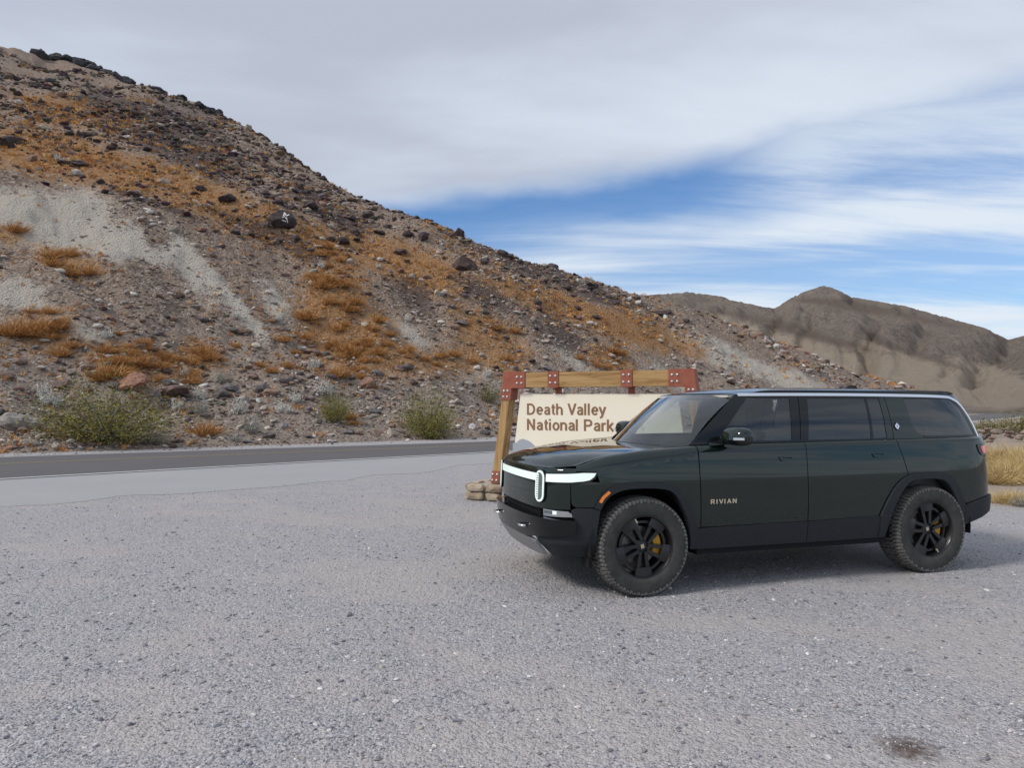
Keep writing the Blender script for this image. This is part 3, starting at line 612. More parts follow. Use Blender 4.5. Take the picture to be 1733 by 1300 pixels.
spots = [(235, 622, 34), (270, 625, 30), (190, 640, 44), (175, 645, 30), (340, 600, 34), (352, 610, 30), (320, 640, 30), (325, 650, 24), (180, 598, 26), (105, 605, 28), (25, 570, 40), (60, 568, 34), (85, 565, 26), (285, 612, 24), (210, 618, 26), (345, 738, 46), (300, 610, 20), (125, 590, 24), (545, 488, 38), (580, 485, 30), (560, 478, 26),
         (520, 542, 40), (600, 515, 26), (590, 530, 24), (630, 560, 22), (575, 560, 30), (585, 600, 34), (600, 605, 30), (640, 600, 26), (620, 615, 24), (575, 640, 34), (640, 545, 24), (660, 570, 20), (480, 580, 20), (500, 600, 16), (515, 575, 24), (840, 560, 26), (870, 565, 20), (460, 630, 22), (440, 620, 18), (590, 710, 26), (600, 720, 20), (720, 610, 18), (770, 605, 24), (800, 615, 20), (610, 640, 18), (545, 435, 20), (150, 465, 26), (120, 470, 30), (90, 440, 26), (30, 395, 24)]
for i in range(80):
    b_ = random.choice(ORNG[6:16] + ORNG[20:22]); spots.append((random.gauss(b_[0], b_[2]*0.6), random.gauss(b_[1], b_[3]*0.6), random.uniform(12, 24)))
for s_ in spots: tuft(*s_, TL, TG)
def shrub_mesh(name, nst, nleaf, leaf, stemc, leafc, stem_w=0.018, dome=0.75, lw=0.5, sp=0.75, bare=0.25):
    """unit shrub: height 1, radius about 1"""
    d = dirs_up(nst, sp); L = rng.uniform(0.6, 1.0, nst)*(0.55 + 0.6*d[:, 2]); P = np.c_[rng.normal(0, 0.06, (nst, 2)), np.zeros(nst)]
    V, F4, F3, C = blades(P, d, L, np.full(nst, stem_w), palette(stemc, nst))
    k = rng.integers(0, nst, nleaf); f = rng.uniform(bare, 1.02, nleaf)**0.8
    Q = P[k] + d[k]*(L[k]*f)[:, None] + rng.normal(0, 0.075, (nleaf, 3)); Q[:, 2] = np.abs(Q[:, 2])
    dl = dirs_up(nleaf, 0.9); V2, G4, G3, C2 = blades(Q, dl, rng.uniform(0.6, 1.3, nleaf)*leaf, np.full(nleaf, leaf*lw), palette(leafc, nleaf)*(rng.uniform(0.75, 1.25, (nleaf, 1))))
    return tinted(name, np.r_[V, V2], [np.r_[F4, G4+len(V)], np.r_[F3, G3+len(V)]], np.r_[C, C2], M_leaf)
GREEN = [(0.17, 0.165, 0.035), (0.20, 0.195, 0.045), (0.13, 0.135, 0.03), (0.25, 0.22, 0.06), (0.27, 0.20, 0.065)]
STEM = [(0.22, 0.19, 0.16), (0.15, 0.13, 0.11), (0.30, 0.27, 0.24)]
WHT = [(0.55, 0.53, 0.48), (0.66, 0.64, 0.59), (0.45, 0.43, 0.38), (0.72, 0.70, 0.66)]
def put(name, me, px, py, wpx, hpx, label, cat, group=None, rz=None, pos=None):
    p, r = hit(px, py) if pos is None else (np.array(pos), float(np.hypot(pos[0], pos[1])))
    o = link(name, me); o.location = (p[0], p[1], p[2]-0.04); w = wpx*r/FPX/2; o.scale = (w, w*0.8, hpx*r/FPX); o.rotation_euler = (0, 0, random.uniform(0, 6.28) if rz is None else rz); return tag(o, label, cat, group)
put('creosote_bush', shrub_mesh('creosote_bush', 170, 9000, 0.032, STEM, GREEN, sp=0.95, lw=0.4), 180, 748, 300, 100, 'largest green creosote bush, spreading wide beside the far road edge', 'bush', rz=0)
put('creosote_bush', shrub_mesh('creosote_bush', 110, 4200, 0.045, STEM, GREEN, sp=0.75, lw=0.4), 566, 714, 92, 58, 'smallest rounded green bush between the two larger roadside bushes', 'bush', rz=0)
put('creosote_bush', shrub_mesh('creosote_bush', 170, 6500, 0.038, STEM, GREEN, sp=0.85, lw=0.4), 726, 741, 150, 92, 'round green bush with grey bare twigs at the road edge near the sign', 'bush', rz=0)
put('creosote_bush', shrub_mesh('creosote_bush', 60, 900, 0.075, STEM, [(0.2, 0.18, 0.07), (0.15, 0.15, 0.05), (0.25, 0.22, 0.14)]), 828, 682, 60, 40, 'sparse olive bush on the slope just behind the sign post', 'bush', rz=0)
WB = [shrub_mesh('white_bush', 45, 900, 0.09, STEM, WHT, lw=0.6, bare=0.45, sp=0.8) for _ in range(3)]
WL, WG = 'small rounded whitish desert shrub in the rubble above the road', 'whitish shrubs above the road'
for px, py, w, h_ in [(72, 672, 24, 18), (85, 688, 28, 20), (548, 670, 32, 20), (500, 684, 28, 18), (405, 702, 26, 22), (300, 697, 20, 16), (338, 678, 20, 16), (312, 640, 14, 16), (530, 626, 24, 18), (480, 700, 26, 16), (690, 545, 16, 10), (180, 575, 18, 12), (545, 455, 18, 12), (1000, 470, 8, 6), (400, 540, 16, 12), (825, 640, 22, 16), (470, 545, 14, 10), (560, 385, 14, 8), (100, 272, 16, 8), (280, 312, 18, 9), (640, 455, 12, 8)]:
    put('white_bush', random.choice(WB), px, py, w*1.5, h_*1.35, WL, 'shrub', WG)
GB = [shrub_mesh('grey_bush', 90, 1100, 0.06, [(0.30, 0.28, 0.26), (0.22, 0.20, 0.19)], [(0.32, 0.31, 0.27), (0.40, 0.39, 0.34), (0.25, 0.24, 0.2)], bare=0.35) for _ in range(2)]
for px, py, w, h_ in [(425, 735, 62, 42), (340, 706, 50, 30), (260, 752, 70, 28), (400, 748, 40, 18), (375, 650, 40, 26)]:
    put('grey_bush', random.choice(GB), px, py, w, h_, 'grey twiggy desert bush by the far side of the road', 'bush', 'grey bushes by the road')
# right of the car: straw brush, berm rocks, far bushes
SB = [tuft_mesh('straw_brush', 2600, 1.25, STRAW, 0.010, 0.62) for _ in range(3)]
def brush(px, py, w, h_, label):
    p = gnd(px, py); o = link('straw_brush', SB[random.randrange(3)]); o.location = (p[0], p[1], -0.02); d = p[1]; o.scale = (w*d/FPX/1.9, w*d/FPX/1.9, h_*d/FPX/0.92); o.rotation_euler = (0, 0, random.uniform(0, 6)); return tag(o, label, 'dry brush')
brush(1716, 852, 76, 36, 'low straw coloured brush mound nearest the gravel behind the car')
brush(1688, 818, 90, 66, 'straw brush mound touching the line of the rear bumper')
brush(1752, 812, 110, 66, 'wide straw brush mound right of the rear bumper')
brush(1670, 785, 80, 44, 'pale straw brush mound partly hidden by the tail light')
brush(1712, 786, 90, 50, 'tall straw brush mound in front of the rock berm')
brush(1775, 780, 90, 46, 'straw brush mound at the far end of the rock berm')
p = gnd(1728, 858); o = link('grey_bush', GB[0]); o.location = p; o.scale = (0.24, 0.2, 0.2); tag(o, 'little grey twig bush in front of the straw brush', 'bush')
BL, BG = 'pinkish brown rock of the low berm behind the straw brush', 'berm rocks behind the brush'
for i in range(60):
    px = random.uniform(1600, 1800); py = random.uniform(731, 750); p = gnd(px, py); p[2] = random.uniform(0, 0.3)
    boulder(0, 0, random.uniform(6, 15), tuple(np.array(random.choice([(0.17, 0.115, 0.09), (0.22, 0.16, 0.13), (0.12, 0.09, 0.08), (0.29, 0.225, 0.19)]))*random.uniform(.8, 1.2)), BL, BG, pos=p, flat=0.8)
for px, py, w, h_ in [(1668, 735, 60, 26), (1735, 738, 70, 40), (1700, 728, 40, 20)]:
    put('creosote_bush', shrub_mesh('creosote_bush', 60, 1500, 0.08, STEM, [(0.14, 0.14, 0.05), (0.19, 0.18, 0.07), (0.24, 0.20, 0.11)]), px, py, w, h_, 'olive bush beyond the rock berm to the right of the car', 'bush', 'olive bushes beyond the berm', pos=gnd(px, py))

# ---------------------------------------------------------------- park sign
M_wood = principled('weathered_timber', (0.4, 0.25, 0.12), 0.75, spec=0.25); t = M_wood.node_tree
def wood_mat(name, sc):
    m = principled(name, (0.4, 0.25, 0.12), 0.75, spec=0.25); t = m.node_tree; mp = t.nodes.new('ShaderNodeMapping'); mp.inputs['Scale'].default_value = sc; t.links.new(objco(t), mp.inputs[0])
    n1 = tex(t, 'ShaderNodeTexNoise', 3.0, mp.outputs[0], Detail=6, Roughness=0.65, Distortion=0.4); n2 = tex(t, 'ShaderNodeTexNoise', 11.0, mp.outputs[0], Detail=4)
    c = ramp(t, n1.outputs[0], [(0.25, (0.16, 0.085, 0.035)), (0.45, (0.36, 0.21, 0.085)), (0.6, (0.46, 0.29, 0.13)), (0.8, (0.33, 0.24, 0.15))])
    c = mixc(t, sstep(t, n2.outputs[0], 0.60, 0.72), c, (0.09, 0.05, 0.025)); t.links.new(c, bsdf(m).inputs['Base Color']); bump(m, n2.outputs[0], 0.4, 0.01); return m
M_beam = wood_mat('timber_beam', (0.35, 5, 5)); M_post = wood_mat('timber_post', (5, 5, 0.35))
M_rust = grainy('rust_plate', (0.26, 0.075, 0.045), (0.35, 0.125, 0.085), 6, 0.7, b=0.1)
M_bolt = principled('bolt_steel', (0.55, 0.55, 0.53), 0.4, metal=0.8)
M_cream = grainy('cream_panel', (0.86, 0.77, 0.62), (0.89, 0.82, 0.68), 2.5, 0.6)
M_letter = principled('brown_letter', (0.26, 0.135, 0.065), 0.7); M_mtn = principled('grey_relief', (0.36, 0.385, 0.43), 0.7)
M_stone = principled('sandstone', (0.4, 0.33, 0.25), 0.9, spec=0.2); t = M_stone.node_tree; oi = t.nodes.new('ShaderNodeObjectInfo'); n1 = tex(t, 'ShaderNodeTexNoise', 9.0, objco(t), Detail=5)
c = mixc(t, oi.outputs['Random'], (0.30, 0.23, 0.165), (0.46, 0.38, 0.29)); c = mixc(t, 1.0, c, ramp(t, n1.outputs[0], [(0.3, (0.75,)*3), (0.7, (1.2,)*3)]), 'MULTIPLY'); t.links.new(c, bsdf(M_stone).inputs['Base Color']); bump(M_stone, n1.outputs[0], 0.5, 0.03)
M_mortar = grainy('mortar', (0.33, 0.29, 0.25), (0.42, 0.38, 0.33), 20)
SGN = empty('park_sign', (-0.42, 12.6, 0), rad(-24)); tag(SGN, 'cream national park entrance sign in a bolted timber frame on stone base', 'sign')
# local axes: x along the sign, -y towards the viewer, z up
AC = 1.915
def post(m):      # m=+1 left, -1 right (mirrored about AC)
    f = lambda a: a if m > 0 else 2*AC - a
    lo, hi_ = (0.07, 0.205), (0.305, 0.44)
    P = [(f(lo[0]), 0, .26), (f(lo[1]), 0, .26), (f(lo[1]), .27, .26), (f(lo[0]), .27, .26), (f(hi_[0]), 0, 2.0), (f(hi_[1]), 0, 2.0), (f(hi_[1]), .27, 2.0), (f(hi_[0]), .27, 2.0)]
    MB().hexa(P).build('post', M_post, SGN)
post(1); post(-1)
MB().box((AC, .135, 2.042), (2.95, .262, .248)).build('beam', M_beam, SGN)
def bolts(parent, pts, y=-.016):
    for (a, z_) in pts: MB().lathe([(0.0, y-.016), (.012, y-.015), (.0165, y-.006), (.022, y-.005), (.022, y)], 10, M=Matrix.Translation((a, 0, z_))).build('bolt', M_bolt, parent, True)
def plate(poly, blt, depth=.30):
    b_ = MB().prism(poly, depth-.015, -.014, bevel=0.01); o = b_.build('steel_plate', M_rust, SGN); bolts(o, blt, -.0145)
for m in (1, -1):
    f = lambda a: a if m > 0 else 2*AC - a
    plate([(f(.310), 2.182), (f(.70), 2.182), (f(.70), 1.905), (f(.452), 1.905), (f(.432), 1.70), (f(.248), 1.70)], [(f(a), z_) for a, z_ in [(.56, 2.09), (.64, 2.09), (.56, 1.985), (.64, 1.985), (.318, 1.855), (.385, 1.855), (.305, 1.755), (.375, 1.755)]])
    plate([(f(.065), .27), (f(.212), .27), (f(.238), .48), (f(.09), .48)], [(f(a), z_) for a, z_ in [(.105, .42), (.19, .42), (.095, .32), (.175, .32)]])
for a in (1.21, 2.46):
    plate([(a-.092, 2.180), (a+.092, 2.180), (a+.092, 1.906), (a-.092, 1.906)], [(a-.045, 2.10), (a+.045, 2.10), (a-.045, 1.985), (a+.045, 1.985)])
    MB().box((a+.05, .13, 1.845), (.10, .05, .17)).build('hanger', M_rust, SGN)
pan = MB().prism([(.40, .42), (.575, 1.803), (2*AC-.575, 1.790), (2*AC-.40, .42)], .165, .10, bevel=0.004).build('sign_panel', M_cream, SGN)
def arc(cx, cy, rx, ry, a0, a1, n=12): return [(cx + rx*math.cos(rad(a)), cy + ry*math.sin(rad(a))) for a in np.linspace(a0, a1, n)]
STM = [(.075, 0), (.075, 1)]
_O = arc(.275, .36, .20, .295, 0, 360, 26)
GLY = {'D': (.74, [STM, [(.07, .925), (.30, .925)] + arc(.30, .5, .30, .425, 90, -90) + [(.07, .075)]]), 'e': (.56, [[(.09, .37), (.47, .37)] + arc(.275, .36, .20, .295, 5, 322, 20)]),
       'a': (.55, [[(.44, 0), (.44, .5)] + arc(.27, .50, .17, .155, 0, 165, 9), [(.44, .42), (.29, .40), (.15, .345), (.10, .22), (.145, .10), (.25, .065), (.36, .12), (.44, .25)]]), 't': (.36, [[(.165, .92), (.165, .17), (.20, .09), (.31, .065)], [(.03, .66), (.32, .66)]]),
       'h': (.56, [STM, [(.075, .40)] + arc(.27, .45, .19, .205, 170, 0, 9) + [(.46, 0)]]), 'V': (.64, [[(.04, 1), (.32, .03)], [(.31, .03), (.60, 1)]]), 'l': (.23, [STM]), 'y': (.50, [[(.03, .72), (.26, .03)], [(.47, .72), (.22, -.08), (.16, -.18), (.05, -.20)]]),
       'N': (.71, [STM, [(.085, .95), (.555, .05)], [(.565, 0), (.565, 1)]]), 'i': (.23, [[(.075, 0), (.075, .72)], [(.075, .855), (.075, 1)]]), 'o': (.56, [_O]), 'n': (.56, [[(.075, 0), (.075, .72)], [(.075, .40)] + arc(.27, .45, .19, .205, 170, 0, 9) + [(.46, 0)]]),
       'P': (.67, [STM, [(.07, .925), (.36, .925)] + arc(.36, .69, .20, .235, 90, -90) + [(.07, .455)]]), 'r': (.36, [[(.075, 0), (.075, .72)], [(.075, .42), (.11, .57), (.19, .64), (.33, .66)]]), 'k': (.51, [STM, [(.45, .72), (.09, .29)], [(.20, .42), (.46, 0)]]),
       'R': (.72, [STM, [(.07, .925), (.36, .925)] + arc(.36, .70, .20, .225, 90, -90) + [(.07, .475)], [(.34, .48), (.59, 0)]]), 'I': (.24, [STM]), 'A': (.72, [[(.04, 0), (.34, .98)], [(.33, .98), (.64, 0)], [(.15, .32), (.53, .32)]]), ' ': (.30, [])}
def letters(txt, x0, zb, width, cap, fn, mat, parent, sw=.162, gap=.05):
    """stroke-built letters, each its own mesh, laid on a surface by fn(x, z, lift)"""
    tot = sum(GLY[ch][0] + gap for ch in txt) - gap; sx = width/tot; x = x0
    for ch in txt:
        adv, strokes = GLY[ch]; V = []; F = []
        for si, st in enumerate(strokes):
            P = np.array(st); closed = np.allclose(P[0], P[-1]); T = np.gradient(P, axis=0)
            if closed: T[0] = T[-1] = P[1] - P[-2]
            T /= np.linalg.norm(T, axis=1)[:, None]; Nn = np.stack([-T[:, 1], T[:, 0]], 1)*sw/2; b0 = len(V)
            for p, q in zip(P, Nn):
                for e in (1, -1): w_ = p + q*e; V.append(fn(x + w_[0]*sx, zb + w_[1]*cap, si*0.0005))
            F += [(b0+2*i, b0+2*i+1, b0+2*i+3, b0+2*i+2) for i in range(len(P)-1)]
        if V: MB().add(V, F).build('letter', mat, parent)
        x += (adv + gap)*sx
for txt, zb, w in (('Death Valley', 1.449, 1.388), ('National Park', 1.188, 1.523)):
    letters(txt, .697, zb, w, .192, lambda x, z, l: (x, .0965 - l, z), M_letter, pan)
MB().prism([(.425, .44), (.432, .955), (.50, .97), (.56, 1.02), (.617, 1.038), (.70, 1.015), (.759, .988), (.83, .93), (.90, .87), (1.1, .80), (1.5, .86), (1.9, .76), (2.4, .90), (2.8, .98), (3.1, .90), (3.33, .82), (3.35, .44)], .11, .094, bevel=0.0).build('mountain_relief', M_mtn, pan)
core = MB().box((AC, .15, .125), (4.22, .80, .25)).build('stone_base', M_mortar, SGN)
for side in range(4):
    L = 4.3 if side % 2 == 0 else 0.88
    for course in range(2):
        a = -L/2 + (0.0 if course == 0 else -0.0)
        while a < L/2 - 0.05:
            w = min(random.uniform(.16, .34), L/2-a); h_ = random.uniform(.13, .155)
            V, F = S1; r_ = rng.uniform(0.88, 1.12, (len(V), 1)); Q = np.sign(V)*np.abs(V)**0.55*r_*np.array([w*0.46, .085, h_*0.46])
            ang = side*math.pi/2; cx, cy = a+w/2, (-.44 if side % 2 == 0 else -2.14)
            Q = Q + np.array([cx, cy, 0.075 + course*0.14]); c_, s_ = math.cos(ang), math.sin(ang); Q = np.stack([Q[:, 0]*c_ - Q[:, 1]*s_ + AC, Q[:, 0]*s_ + Q[:, 1]*c_ + .15, Q[:, 2]], 1)
            link('stone', mesh_np('stone', Q, F, mat=M_stone), core); a += w + .012
# ---------------------------------------------------------------- the car (x forward, y left, z up; origin on the ground under the front axle)
M_paint = principled('green_paint', (0.004, 0.0115, 0.0085), 0.5, spec=0.0, coat=1.0, coat_rough=0.015)
bsdf(M_paint).inputs['Coat IOR'].default_value = 1.62
M_gloss = principled('gloss_black', (0.006, 0.007, 0.008), 0.1, spec=0.45, coat=0.0)
M_clad = grainy('black_cladding', (0.022, 0.024, 0.028), (0.030, 0.032, 0.037), 40, 0.55)
M_dark = principled('dark_plastic', (0.012, 0.012, 0.013), 0.8, spec=0.2)
M_skid = principled('skid_metal', (0.24, 0.24, 0.25), 0.5, metal=0.3)
M_silver = principled('satin_trim', (0.78, 0.80, 0.84), 0.28, metal=0.85)
M_chrome = principled('bright_metal', (0.75, 0.76, 0.78), 0.18, metal=1.0)
M_lampw = principled('running_light', (0.45, 0.48, 0.46), 0.3, emit=(0.84, 1.0, 0.92), estr=0.62, coat=0.4)
M_lens = principled('lamp_lens', (0.10, 0.12, 0.125), 0.1, spec=0.6, coat=1.0)
M_amber = principled('amber_lens', (0.75, 0.20, 0.02), 0.25, coat=0.6, emit=(0.9, 0.25, 0.03), estr=0.12)
M_red = principled('red_lens', (0.45, 0.02, 0.03), 0.15, coat=0.8, emit=(1.0, 0.05, 0.08), estr=0.25)
M_tyre = grainy('tyre_rubber', (0.045, 0.044, 0.043), (0.075, 0.072, 0.068), 12, 0.85)
M_tread = grainy('dusty_tread', (0.10, 0.095, 0.09), (0.19, 0.18, 0.168), 9, 0.95)
M_rim = principled('black_wheel', (0.013, 0.013, 0.014), 0.38, spec=0.5, coat=0.15)
M_disc = principled('brake_disc', (0.22, 0.21, 0.2), 0.4, metal=0.9)
M_cal = principled('yellow_caliper', (0.62, 0.30, 0.015), 0.4)
M_gold = principled('gold_badge', (0.62, 0.52, 0.38), 0.35, metal=0.4)
M_seat = grainy('cream_seat', (0.50, 0.47, 0.42), (0.56, 0.53, 0.48), 12, 0.7)
M_dash = principled('dashboard', (0.10, 0.10, 0.10), 0.6)
def glass_mat(name, tint, refl=1.0):
    m = bpy.data.materials.new(name); m.use_nodes = True; t = m.node_tree; t.nodes.clear()
    tr = N(t, 'ShaderNodeBsdfTransparent'); tr.inputs[0].default_value = (*tint, 1); gl = N(t, 'ShaderNodeBsdfGlossy'); gl.inputs['Roughness'].default_value = 0.01; gl.inputs[0].default_value = (refl,)*3 + (1,)
    fr = N(t, 'ShaderNodeFresnel'); fr.inputs[0].default_value = 1.52; mx = N(t, 'ShaderNodeMixShader'); ad = mth(t, 'ADD', mth(t, 'MULTIPLY', fr.outputs[0], 1.25), 0.03, clamp=True)
    t.links.new(ad, mx.inputs[0]); t.links.new(tr.outputs[0], mx.inputs[1]); t.links.new(gl.outputs[0], mx.inputs[2]); o = N(t, 'ShaderNodeOutputMaterial'); t.links.new(mx.outputs[0], o.inputs[0]); return m
M_wind = glass_mat('windscreen_glass', (0.86, 0.90, 0.88)); M_sideg = glass_mat('side_glass', (0.5, 0.55, 0.55)); M_privg = glass_mat('privacy_glass', (0.035, 0.042, 0.05))

CAR = empty('suv', (0.8648, 7.1699, 0), 3.4281); tag(CAR, 'dark green SUV with black wheels parked on gravel in front of the park sign', 'car')
# --- lower shell: plan outline swept over height
PLAN = crom([(.872, 0), (.868, .22), (.855, .42), (.832, .58), (.795, .70), (.735, .795), (.64, .872), (.5, .922), (.33, .952), (.1, .966), (-.5, .972), (-1.6, .975), (-2.6, .972), (-3.2, .964), (-3.5, .950), (-3.76, .922), (-3.91, .862), (-4.005, .765), (-4.06, .60), (-4.09, .35), (-4.10, 0)], 24)
PS = np.concatenate([[0], np.cumsum(np.hypot(*np.diff(PLAN, axis=0).T))]); SMAX = PS[-1]
_t = np.gradient(PLAN, axis=0); _t /= np.linalg.norm(_t, axis=1)[:, None]; PN = np.stack([-_t[:, 1], _t[:, 0]], 1); PN *= np.sign(PN[len(PN)//2, 1])
def s_x(x): return float(np.interp(-x, -PLAN[:, 0], PS))
def s_yf(y): k = PLAN[:, 0] > .33; return math.copysign(float(np.interp(abs(y), PLAN[k, 1], PS[k])), y)
def s_yr(y): k = PLAN[:, 0] < -3.4; return math.copysign(float(np.interp(-abs(y), -PLAN[k, 1], PS[k])), y) if True else 0
ZT = np.array([(-4.1, 1.312), (-3.8, 1.312), (-2.6, 1.302), (-1.6, 1.292), (-.9, 1.285), (-.53, 1.272), (-.42, 1.264), (-.013, 1.238), (.314, 1.197), (.45, 1.160), (.537, 1.130), (.6, 1.112), (.68, 1.102), (.78, 1.095), (.88, 1.092)])
RT = np.array([(-4.1, .05), (-.75, .055), (-.40, .085), (0, .11), (.3, .11), (.5, .085), (.62, .05), (.72, .03), (.88, .022)])
_gx = np.linspace(-4.3, 1.1, 1081); _ker = np.hanning(41); _ker /= _ker.sum()
_smooth = lambda T: np.convolve(np.pad(np.interp(_gx, T[:, 0], T[:, 1]), 20, mode='edge'), _ker, 'valid')
ZTS, RTS = _smooth(ZT), _smooth(RT); ztop = lambda x: np.interp(x, _gx, ZTS); rtop = lambda x: np.interp(x, _gx, RTS)
def shell(s, w, off=0.0):
    """point and outward normal offset on the lower body; w is height, running over the shoulder near the top"""
    a = abs(s); sg = 1 if s >= 0 else -1
    x = np.interp(a, PS, PLAN[:, 0]); y = np.interp(a, PS, PLAN[:, 1]); nx = np.interp(a, PS, PN[:, 0]); ny = np.interp(a, PS, PN[:, 1])
    zt, r = ztop(x), rtop(x); z0 = zt - r
    d = lambda z: (.30*(.75-z)**2 if z < .75 else .13*(z-.75)**2)
    if w <= z0: z, o = w, d(w)
    else: q = min((w-z0)/r, math.pi/2); z, o = z0 + r*math.sin(q), d(z0) + r*(1-math.cos(q))*0.95
    return np.array([x - nx*(o-off), (y - ny*(o-off))*sg, z])
WTOP = lambda x: ztop(x) - rtop(x) + rtop(x)*math.pi/2
def panel(name, poly, fn, mat, parent, step=0.035, thick=0.015, mirror=False, off=0.0, label=None):
    """poly in surface coordinates -> triangulated curved panel with rolled rim"""
    P = [np.array(p, float) for p in poly]; B = []
    for a, b in zip(P, P[1:] + P[:1]):
        n = max(1, int(np.linalg.norm(b-a)/step + .5)); B += [a + (b-a)*k/n for k in range(n)]
    B = np.array(B); nb = len(B); lo, hi_ = B.min(0), B.max(0)
    gx, gy = np.meshgrid(np.arange(lo[0]+step/2, hi_[0], step), np.arange(lo[1]+step/2, hi_[1], step)); Gp = np.stack([gx.ravel(), gy.ravel()], 1)
    c = np.zeros(len(Gp), bool)
    for k in range(nb):
        a, b = B[k], B[(k+1) % nb]; cond = (a[1] > Gp[:, 1]) != (b[1] > Gp[:, 1])
        with np.errstate(divide='ignore', invalid='ignore'): xi = (b[0]-a[0])*(Gp[:, 1]-a[1])/(b[1]-a[1]) + a[0]
        c ^= cond & (Gp[:, 0] < xi)
    Gp = Gp[c]; dm = np.sqrt(((Gp[:, None]-B[None])**2).sum(2)).min(1) if len(Gp) else np.array([]); Gp = Gp[dm > step*.45] if len(Gp) else Gp
    pts = [Vector(p) for p in B] + [Vector(p) for p in Gp]
    vs, es, fs, ov, oe, of = delaunay_2d_cdt(pts, [], [list(range(nb))], 1, 1e-6)
    U = np.array([v[:] for v in vs]); e = 1e-2
    Q = np.array([fn(u, w, off) for u, w in U]); T1 = np.array([fn(u+e, w, off) - fn(u-e, w, off) for u, w in U]); T2 = np.array([fn(u, w+e, off) - fn(u, w-e, off) for u, w in U])
    NN = np.cross(T1, T2); L = np.linalg.norm(NN, axis=1)[:, None]; L[L < 1e-12] = 1; NN /= L
    cen = Q.mean(0); ref = cen - np.array([-1.7, 0, 0.75]); ref[0] *= 0.35
    if (NN.mean(0) @ ref) < 0: NN = -NN
    tri = [tuple(f) for f in fs]
    TA = np.array(tri); fa = np.cross(Q[TA[:, 1]]-Q[TA[:, 0]], Q[TA[:, 2]]-Q[TA[:, 0]])
    if (fa*NN[TA[:, 0]]).sum() < 0: tri = [t_[::-1] for t_ in tri]
    # boundary loop from triangle edges
    ed = {}
    for t_ in tri:
        for a, b in ((t_[0], t_[1]), (t_[1], t_[2]), (t_[2], t_[0])): ed[(a, b)] = 1
    bd = [(a, b) for (a, b) in ed if (b, a) not in ed]
    V = list(map(tuple, Q)); F = list(tri); LN = [NN[i] for t_ in tri for i in t_]
    if thick:
        n0 = len(V); remap = {}
        for a, b in bd:
            for i in (a, b):
                if i not in remap: remap[i] = (len(V), len(V)+1); V.append(tuple(Q[i])); V.append(tuple(Q[i] - NN[i]*thick))
            (a0, a1), (b0, b1) = remap[a], remap[b]; F.append((b0, a0, a1, b1)); fnm = np.cross(np.array(V[a0])-np.array(V[b0]), np.array(V[b1])-np.array(V[b0])); fnm /= (np.linalg.norm(fnm)+1e-12)
            LN += [fnm]*4
    outs = []
    for m in ((1, -1) if mirror else (1,)):
        VV = [(v[0], v[1]*m, v[2]) for v in V]; FF = F if m == 1 else [f[::-1] for f in F]
        LL = LN if m == 1 else None
        me = bpy.data.meshes.new(name); me.from_pydata(VV, [], FF); me.polygons.foreach_set('use_smooth', np.ones(len(FF), bool)); me.update()
        if m == -1:
            LL = []; k = 0
            for f in F: L_ = LN[k:k+len(f)]; k += len(f); LL += [np.array([n[0], -n[1], n[2]]) for n in L_[::-1]]
        me.normals_split_custom_set([tuple(n) for n in LL]); me.materials.append(mat); outs.append(link(name, me, parent))
        if label: outs[-1]['label'] = label
    return outs
X = lambda pts: [(s_x(a), w) for a, w in pts]        # side points given by x
FARCH_O = [(.452, .765), (.397, .864), (.318, .933), (.191, .972), (-.018, .978), (-.231, .952), (-.331, .897), (-.414, .774), (-.48, .607), (-.497, .556)]
FARCH_I = [(.405, .745), (.352, .832), (.28, .885), (.17, .916), (-.02, .921), (-.2, .903), (-.285, .852), (-.358, .735), (-.422, .58), (-.44, .372)]
RARCH_O = [(-2.463, .576), (-2.542, .724), (-2.655, .863), (-2.791, .949), (-2.95, .975), (-3.203, .968), (-3.343, .915), (-3.434, .783), (-3.502, .632), (-3.50, .438)]
RARCH_I = [(-2.525, .372), (-2.59, .597), (-2.682, .773), (-2.80, .882), (-2.95, .914), (-3.179, .905), (-3.285, .848), (-3.372, .72), (-3.438, .58), (-3.45, .436)]
sm = lambda P, n=5: [tuple(p) for p in crom(P, n)]
FO, FI, RO, RI = sm(FARCH_O), sm(FARCH_I), sm(RARCH_O), sm(RARCH_I)
def top_edge(x0, x1, n=14): return [(x, WTOP(x) - .002) for x in np.linspace(x0, x1, n)]
G = .0035
# fender, doors, quarter
fender = panel('front_fender', X([(.60, 1.072), (.52, 1.072), (.432, 1.070), (.405, .985), (.385, .885)] + [p for p in FO if p[0] < .38] + [(-.535, .556), (-.533, .9), (-.527, 1.2)] + top_edge(-.527, .60)), shell, M_paint, CAR, mirror=True)
def door(poly, name): return panel(name, X(poly), shell, M_paint, CAR, mirror=True)
fd = door([(-.540-G, .563), (-1.643, .566)] + [(-1.648, .8), (-1.65, 1.1)] + top_edge(-1.65, -.533-G) + [(-.533-G, 1.2), (-.538-G, .9)], 'front_door')
rd = door([(-1.652, .566)] + [p for p in RO if p[0] > -2.80] + [(-2.80, .957), (-2.752, 1.13), (-2.712, 1.235)] + top_edge(-2.70, -1.657) + [(-1.657, 1.1), (-1.655, .8)], 'rear_door')
ROq = [p for p in RO if p[0] < -2.815 and p[1] > .64]
qp = panel('rear_quarter', X([(-2.808, .960)] + ROq + [(-3.506, .642), (-3.74, .69), (-3.90, .715)]) + [(s_yr(.70), .72), (s_yr(.70), 1.2)] + [(s_yr(.70), WTOP(-3.93)-.002)] + X(top_edge(-3.95, -2.708)) + X([(-2.720, 1.235), (-2.760, 1.13)]), shell, M_paint, CAR, mirror=True)
